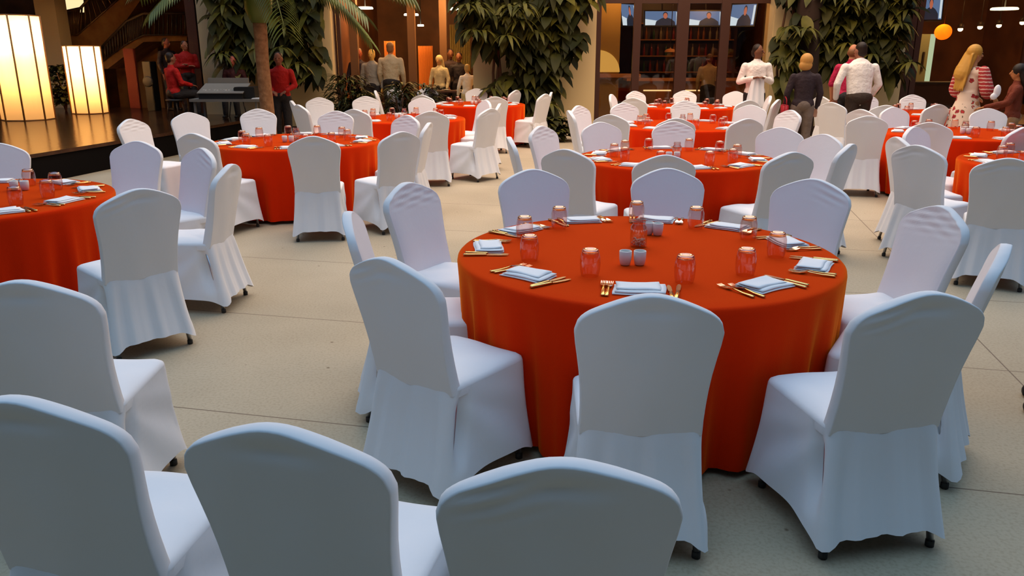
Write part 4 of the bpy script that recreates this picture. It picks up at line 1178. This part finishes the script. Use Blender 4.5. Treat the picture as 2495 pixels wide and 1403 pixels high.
    # top
    if dress is None:
        bm = bmesh.new()
        cap_(bm, sp(-.105*wide, 0, 1.375), .088*s, sp(.105*wide, 0, 1.375), .088*s, 14); cap_(bm, sp(-.05, 0, 1.43), .060*s, sp(.05, 0, 1.43), .060*s, 14)
        cap_(bm, sp(0, 0, 1.00), .145*s*wide, sp(0, .0, 1.33), .165*s*wide, 18, .72, (1, 0, 0))
        cap_(bm, sp(-.06, 0, .965), .122*s, sp(.06, 0, .965), .122*s, 14, 1)
        cap_(bm, NK+Vector((0, 0, -.02*s)), .070*s, NK+Vector((0, .004, .018*s)), .064*s)
        for A_, B_, C_ in ((LS, LE, LW_), (RS, RE, RW_)):
            cap_(bm, A_, .064*s, B_, .055*s)
            if sleeves == 'long': cap_(bm, B_, .056*s, B_.lerp(C_, .93), .042*s)
            else: cap_(bm, A_.lerp(B_, .5), .064*s, A_.lerp(B_, .75), .062*s)
        so = finish(top, bm, cm(shirt), root); remesh(so, vox)
        bm = bmesh.new()
        ellipsoid(bm, sp(0, -.005, .955), (.168*s*wide, .135*s*wide, .11*s))
        for A_, B_, C_ in ((LH, LK, LF), (RH, RK, RF)):
            cap_(bm, A_, .105*s, B_, .078*s); cap_(bm, B_, .078*s, C_+Vector((0, 0, .0)), .060*s)
        to = finish('trousers', bm, cm(trous), root); remesh(to, vox)
    bm = bmesh.new()
    for C_ in (LF, RF):
        cap_(bm, C_+Vector((0, -.045, -.044)), .040*s, C_+Vector((0, .165*s, -.052)), .032*s, 12)
        box(bm, C_.x-.04*s, C_.x+.04*s, C_.y-.08*s, C_.y+.19*s, 0.001, .02)
    so = finish('shoes', bm, cm(shoes, .4, 'leather'), root); remesh(so, vox)
    return root, sp, hp
# waiter
pw = atY(1842, 180, 14.75); zt0 = atY(1848, 106, 14.75).z
wtr, sp, hp = person((pw.x, 14.75, 0), zt0-.02, 180, 'waiter in white shirt and dark trousers looking aside, holding a white cloth', skin=(.17, .07, .035), shirt=(.84, .78, .74), arms=((-.275, -.02, 1.14), (-.08, .20, 1.20), (.275, -.02, 1.14), (.10, .20, 1.20)), turn=-55, vox=.011, wide=1.08)
bm = bmesh.new(); rows = []
for j in range(15):
    t = j/14; row = []
    for i in range(17):
        u = -1+2*i/16; wv = .10+.10*t
        x = .02+u*wv*(1-.15*t)+.03*t; y = .235+.018*sin(i*1.1+t*2)*(.4+t)-.02*abs(u); zz = 1.25-.50*t-.05*u*t-.04*t*t*(1-u)
        row.append(bm.verts.new((x, y, zz)))
    rows.append(row)
for a, b in zip(rows, rows[1:]):
    for i in range(16): bm.faces.new((a[i], a[i+1], b[i+1], b[i]))
tw = finish('towel', bm, M['napkin']); tw.location = (pw.x, 14.75, 0); tw.rotation_euler = (0, 0, pi)
md_ = tw.modifiers.new('thickness', 'SOLIDIFY'); md_.thickness = .006
tag(tw, 'white cloth hanging from the hands of the waiter', 'cloth')
def at_person(px, pyt, D, **k):
    q = atY(px, pyt, D); return (q.x, D, k.get('z0', 0)), q.z-k.get('z0', 0)
# blonde woman from behind
l_, h_ = at_person(1968, 133, 12.7)
person(l_, h_, 8, 'woman with blonde bob seen from behind, dark jacket and grey trousers', skin=(.5, .27, .17), shirt=(.030, .018, .022), trous=(.16, .12, .095), hair=(.50, .25, .06), hairstyle='bob', top='jacket', turn=25, vox=.013)
bm = bmesh.new(); box(bm, -.035, .035, -.10, .10, 0, .24); bmesh.ops.bevel(bm, geom=bm.edges[:], offset=.012, segments=2, affect='EDGES')
hb = empty('handbag', (l_[0]-.27, 12.72, .66)); tag(hb, 'small red handbag hanging left of the blonde woman in the dark jacket', 'bag')
finish('bag_body', bm, cm((.35, .01, .02), .5, 'leather'), hb)
bm = bmesh.new(); tube(bm, [(0, -.08, .23), (0, -.06, .32), (0, 0, .36), (0, .06, .32), (0, .08, .23)], .008, 6); finish('strap', bm, cm((.35, .01, .02), .5, 'leather'), hb)
# magenta shirt man
l_, h_ = at_person(2078, 108, 13.5)
person((l_[0], 13.5, 0), h_, 35, 'man in magenta shirt half hidden by the white-shirted man', skin=(.5, .20, .10), shirt=(.42, .012, .06), hair=(.20, .08, .03), hairstyle='bald', sleeves='short', vox=.014, lean=6)
# white shirt man from behind
l_, h_ = at_person(2108, 108, 12.75)
person((l_[0], 12.75, 0), h_*1.02, -4, 'man in white shirt seen from behind, dark trousers, bending slightly', skin=(.3, .12, .07), shirt=(.85, .79, .72), trous=(.035, .02, .012), wide=1.22, lean=9, arms=((-.325, .02, 1.16), (-.27, .17, .96), (.31, .02, 1.15), (.24, .19, .95)), turn=-15, vox=.012)
# woman in floral dress
l_, h_ = at_person(2378, 112, 11.7)
fl, sp, hp = person((l_[0], 11.7, 0), h_, 62, 'woman with long blonde hair in a white dress with red flowers', skin=(.50, .26, .13), hair=(.52, .27, .045), hairstyle='long', dress=True, turn=25, arms=((-.22, .06, 1.17), (-.12, .34, 1.05), (.24, .02, 1.15), (.18, .30, 1.05)), vox=.012)
def floral():
    m = bpy.data.materials.new('white_cloth_with_red_flowers'); m.use_nodes = True; nt = m.node_tree; b = nt.nodes['Principled BSDF']; b.inputs['Roughness'].default_value = .8
    tc = nt.nodes.new('ShaderNodeTexCoord'); v = nt.nodes.new('ShaderNodeTexVoronoi'); v.inputs['Scale'].default_value = 11
    n = nt.nodes.new('ShaderNodeTexNoise'); n.inputs['Scale'].default_value = 30
    mx = nt.nodes.new('ShaderNodeVectorMath'); mx.operation = 'MULTIPLY_ADD'; mx.inputs[1].default_value = (.05, .05, .05)
    nt.links.new(tc.outputs['Object'], n.inputs['Vector']); nt.links.new(n.outputs['Color'], mx.inputs[0]); nt.links.new(tc.outputs['Object'], mx.inputs[2]); nt.links.new(mx.outputs[0], v.inputs['Vector'])
    r = nt.nodes.new('ShaderNodeValToRGB'); r.color_ramp.interpolation = 'CONSTANT'
    r.color_ramp.elements[0].color = (.25, .01, .02, 1); r.color_ramp.elements[1].position = .20; r.color_ramp.elements[1].color = (.5, .03, .03, 1)
    e = r.color_ramp.elements.new(.30); e.color = (.10, .08, .03, 1); e = r.color_ramp.elements.new(.34); e.color = (.78, .60, .45, 1)
    nt.links.new(v.outputs['Distance'], r.inputs['Fac']); nt.links.new(r.outputs['Color'], b.inputs['Base Color'])
    return m
def striped():
    m = bpy.data.materials.new('red_and_white_banded_cloth'); m.use_nodes = True; nt = m.node_tree; b = nt.nodes['Principled BSDF']; b.inputs['Roughness'].default_value = .8
    tc = nt.nodes.new('ShaderNodeTexCoord'); w = nt.nodes.new('ShaderNodeTexWave'); w.bands_direction = 'Z'; w.inputs['Scale'].default_value = 6.5; w.inputs['Distortion'].default_value = 1.5; w.inputs['Detail Scale'].default_value = 4
    r = nt.nodes.new('ShaderNodeValToRGB'); r.color_ramp.interpolation = 'CONSTANT'
    r.color_ramp.elements[0].color = (.42, .03, .03, 1); r.color_ramp.elements[1].position = .78; r.color_ramp.elements[1].color = (.75, .5, .4, 1)
    nt.links.new(tc.outputs['Object'], w.inputs['Vector']); nt.links.new(w.outputs['Fac'], r.inputs['Fac']); nt.links.new(r.outputs['Color'], b.inputs['Base Color'])
    return m
s_ = h_/1.75
bm = bmesh.new(); cap_(bm, sp(-.09, 0, 1.39), .088*s_, sp(.09, 0, 1.39), .088*s_); cap_(bm, sp(0, 0, 1.10), .118*s_, sp(0, .01, 1.32), .145*s_, 16, .75, (1, 0, 0))
lathe(bm, [(.125*s_, 1.14*s_), (.15*s_, 1.0*s_), (.185*s_, .9*s_), (.25*s_, .6*s_), (.33*s_, .25*s_), (.345*s_, .22*s_)], 28)
o = finish('dress', bm, floral(), fl); remesh(o, .012)
for sx in (-1, 1):
    bm = bmesh.new(); E = sp(sx*.23, .04, 1.16); S = sp(sx*.17, 0, 1.41)
    cap_(bm, S, .078*s_, E, .092*s_, 14); cap_(bm, E, .09*s_, E+Vector((0, .04, -.03)), .098*s_, 14)
    o = finish('sleeve', bm, striped(), fl); remesh(o, .012)
# woman at the right edge
l_, h_ = at_person(2487, 158, 11.15)
wb, sp, hp = person((l_[0], 11.15, 0), h_, -62, 'dark-haired woman in brown at the right edge reaching left', skin=(.42, .17, .06), shirt=(.16, .03, .012), trous=(.30, .17, .08), hair=(.012, .008, .006), hairstyle='long', arms=((-.24, .10, 1.18), (-.14, .40, 1.10), (.22, .12, 1.10), (.12, .42, .98)), vox=.013)
pg = hp(0, 0, 0)
# wine glass held / white bag near her hand
wg = empty('napkin_fan', (0, 0, 0))
gp = atY(2428, 233, 11.0)
wg.location = gp
bm = bmesh.new(); ellipsoid(bm, (0, 0, .06), (.05, .03, .085), 14, 9); ellipsoid(bm, (-.035, 0, -.01), (.05, .03, .045), 12, 8)
o = finish('folded_cloth', bm, M['napkin'], wg); remesh(o, .008)
wg.name = 'white_napkin'; tag(wg, 'bunched white napkin held between the floral-dress and brown women', 'napkin')
# technicians
RS_ = (.50, .012, .008)
l_, h_ = at_person(408, 136, 16.6, z0=ST)
person((l_[0], 16.7, ST), 1.72, 40, 'seated technician in bright red shirt left of the mixing desk', skin=(.3, .12, .07), shirt=RS_, sit=True, hairstyle='short', vox=.014, arms=((-.24, .06, 1.16), (-.16, .32, 1.10), (.24, .06, 1.16), (.14, .34, 1.1)))
st_ = empty('stool', (l_[0], 16.7, ST)); tag(st_, 'dark stool under the seated red-shirted technician', 'stool')
bm = bmesh.new(); lathe(bm, [(.17, .33), (.18, .35), (.17, .37)], 20); finish('seat', bm, M['blackgear'], st_)
for k in range(4):
    a = k*pi/2+.6; bm = bmesh.new(); tube(bm, [(.12*cos(a), .12*sin(a), .34), (.18*cos(a), .18*sin(a), 0)], .012, 6); finish('leg', bm, M['iron'], st_)
l_, h_ = at_person(448, 100, 17.5, z0=ST)
person(l_, h_, 150, 'standing technician in dark red shirt behind the seated one', skin=(.28, .11, .06), shirt=(.30, .006, .004), vox=.015, arms=((-.26, .02, 1.15), (.02, .22, 1.2), (.26, .02, 1.15), (-.02, .22, 1.17)), turn=-20, wide=1.15)
l_, h_ = at_person(402, 93, 18.9, z0=ST)
person(l_, h_, 120, 'standing person in dark clothes with cap, farthest of the technicians', skin=(.35, .10, .05), shirt=(.02, .012, .012), vox=.016, turn=-20)
l_, h_ = at_person(677, 128, 15.0)
person(l_, h_, 175, 'person in red shirt and dark trousers standing right of the palm trunk', skin=(.25, .09, .05), shirt=(.38, .008, .006), vox=.014, wide=1.1, arms=((-.27, .0, 1.15), (-.12, .18, 1.05), (.27, .0, 1.15), (.12, .18, 1.05)))
q = atY(569, 160, 17.0)
person((q.x, 17.0, ST), 1.6, 180, 'technician in dark top whose face shows above the mixing desk', skin=(.35, .08, .05), shirt=(.05, .01, .01), sit=True, vox=.016, fingers=False)
st2 = empty('stool', (q.x, 17.0, ST)); tag(st2, 'dark stool under the technician behind the mixing desk', 'stool')
bm = bmesh.new(); lathe(bm, [(.17, .33), (.18, .35), (.17, .37)], 20); finish('seat', bm, M['blackgear'], st2)
for k in range(4):
    a = k*pi/2+.6; bm = bmesh.new(); tube(bm, [(.12*cos(a), .12*sin(a), .34), (.18*cos(a), .18*sin(a), 0)], .012, 6); finish('leg', bm, M['iron'], st2)
# diners behind the shrubs
DIN = [
 (873, 118, 19.4, 160, (.35, .08, .03), (.03, .02, .03), 'grey-haired man in dark top, leftmost diner behind the shrubs', (.2, .15, .1), 'short', 1.0),
 (905, 121, 19.0, 190, (.7, .42, .1), (.28, .27, .24), 'grey-shirted man with light hair facing out behind the shrubs', (.6, .4, .1), 'short', 1.1),
 (950, 104, 18.8, 10, (.5, .2, .08), (.50, .42, .28), 'man in pale shirt seen from behind beside the orange curtain', (.25, .12, .05), 'short', 1.15),
 (1070, 136, 20.2, 200, (.6, .35, .15), (.60, .55, .35), 'woman in cream top leaning near the dark dining table', (.6, .5, .25), 'long', 1.0),
 (1097, 120, 20.8, 170, (.2, .08, .04), (.05, .03, .03), 'dark-clothed diner behind the dining table, left of two', (.02, .01, .01), 'short', 1.0),
 (1118, 128, 20.5, 185, (.25, .1, .05), (.03, .025, .03), 'dark-clothed diner behind the dining table, right of two', (.02, .01, .01), 'short', 1.0)]
for (px, py, D, az, sk, shc, lb, hr, hs, wd) in DIN:
    l_, h_ = at_person(px, py, D)
    person(l_, h_, az, lb, skin=sk, shirt=shc, hair=hr, hairstyle=hs, vox=.02, fingers=False, wide=wd)
l_, h_ = at_person(1138, 157, 18.9)
person(l_, h_, -25, 'child in bright white shirt seen from behind at the dining table', skin=(.6, .35, .15), shirt=(.9, .88, .75), trous=(.7, .62, .3), hair=(.5, .35, .12), vox=.018, fingers=False, wide=.95)
l_, h_ = at_person(1730, 132, 19.6)
person(l_, h_, 5, 'cook in dull white top seen from behind at the bar', skin=(.3, .14, .08), shirt=(.34, .26, .15), hair=(.1, .05, .02), vox=.018, fingers=False, wide=1.1)
# dark-clothed guest just beyond the right edge: only a shoe and trouser hem show
person((2.70, 3.55, 0), 1.74, -60, 'guest whose dark shoe and trouser hem show at the right edge', shirt=(.05, .05, .06), vox=.014)

# ---------------------------------------------------------------- lights
def area(loc, rot, sx, sy, e, col, name='area_lamp'):
    L = bpy.data.lights.new(name, 'AREA'); L.shape = 'RECTANGLE'; L.size = sx; L.size_y = sy; L.energy = e; L.color = col
    o = bpy.data.objects.new(name, L); COL.objects.link(o); o.location = loc; o.rotation_euler = rot; return o
WARM = (1, .66, .38)
area((4.5, 14.6, 5.2), (radians(62), 0, 0), 8, 1.0, 120, (1, .60, .28), 'facade_fill_light')  # fill light added to brighten the pillars, not a lamp of the building
area((2.0, 13.0, 6.0), (radians(-8), 0, 0), 12, 5, 680, WARM, 'courtyard_floodlight')
area((1.0, 8.0, 6.5), (radians(5), 0, 0), 11, 4, 300, (1, .70, .42), 'courtyard_floodlight')
for px, D, z_, e in ((980, 20.6, 3.1, 120), (1110, 20.0, 3.0, 170), (920, 19.2, 3.1, 60), (1500, 18.9, 3.0, 40), (1640, 22.5, 3.2, 30), (1740, 19.6, 3.1, 50), (2350, 21, 3.1, 130), (2500, 19.3, 3.2, 80)):
    point((xat(px, D), D, z_), e, (1, .55, .2), .15)
point((xat(250, 20), 19.5, 4.6), 45, (1, .6, .25), .3)
point((xat(400, 20), 17.5, 4.2), 30, (1, .45, .2), .3)
point((xat(620, 15), 15.2, 4.6), 40, (1, .8, .3), .3)

w = bpy.data.worlds.new('dusk_sky'); SC.world = w; w.use_nodes = True; nt = w.node_tree
bg = nt.nodes['Background']
tc = nt.nodes.new('ShaderNodeTexCoord'); sx = nt.nodes.new('ShaderNodeSeparateXYZ'); r = nt.nodes.new('ShaderNodeValToRGB')
nt.links.new(tc.outputs['Generated'], sx.inputs[0]); nt.links.new(sx.outputs['Z'], r.inputs['Fac']); nt.links.new(r.outputs['Color'], bg.inputs['Color'])
r.color_ramp.elements[0].position = 0; r.color_ramp.elements[0].color = (.025, .032, .042, 1)
r.color_ramp.elements[1].position = 1; r.color_ramp.elements[1].color = (.46, .72, 1.0, 1)
e = r.color_ramp.elements.new(.45); e.color = (.035, .06, .10, 1); e = r.color_ramp.elements.new(.72); e.color = (.22, .37, .58, 1)
bg.inputs['Strength'].default_value = 1.55

# ---------------------------------------------------------------- camera
cd = bpy.data.cameras.new('camera'); cam = bpy.data.objects.new('camera', cd); COL.objects.link(cam)
cam.location = (0, 0, H); cam.rotation_euler = (pi/2-TH, 0, 0); cd.sensor_width = 36; cd.lens = 36*F/2495; cd.clip_end = 100; cd.clip_start = .05
SC.camera = cam
SC.view_settings.view_transform = 'Standard'; SC.view_settings.look = 'None'; SC.view_settings.exposure = 0; SC.view_settings.gamma = 1
try: SC.view_settings.use_curve_mapping = False
except Exception: pass
SC.cycles.max_bounces = 6; SC.cycles.transparent_max_bounces = 16; SC.cycles.caustics_reflective = False; SC.cycles.caustics_refractive = False
SC.cycles.sample_clamp_indirect = 4
SC.cycles.use_adaptive_sampling = True; SC.cycles.adaptive_threshold = .04; SC.cycles.diffuse_bounces = 3
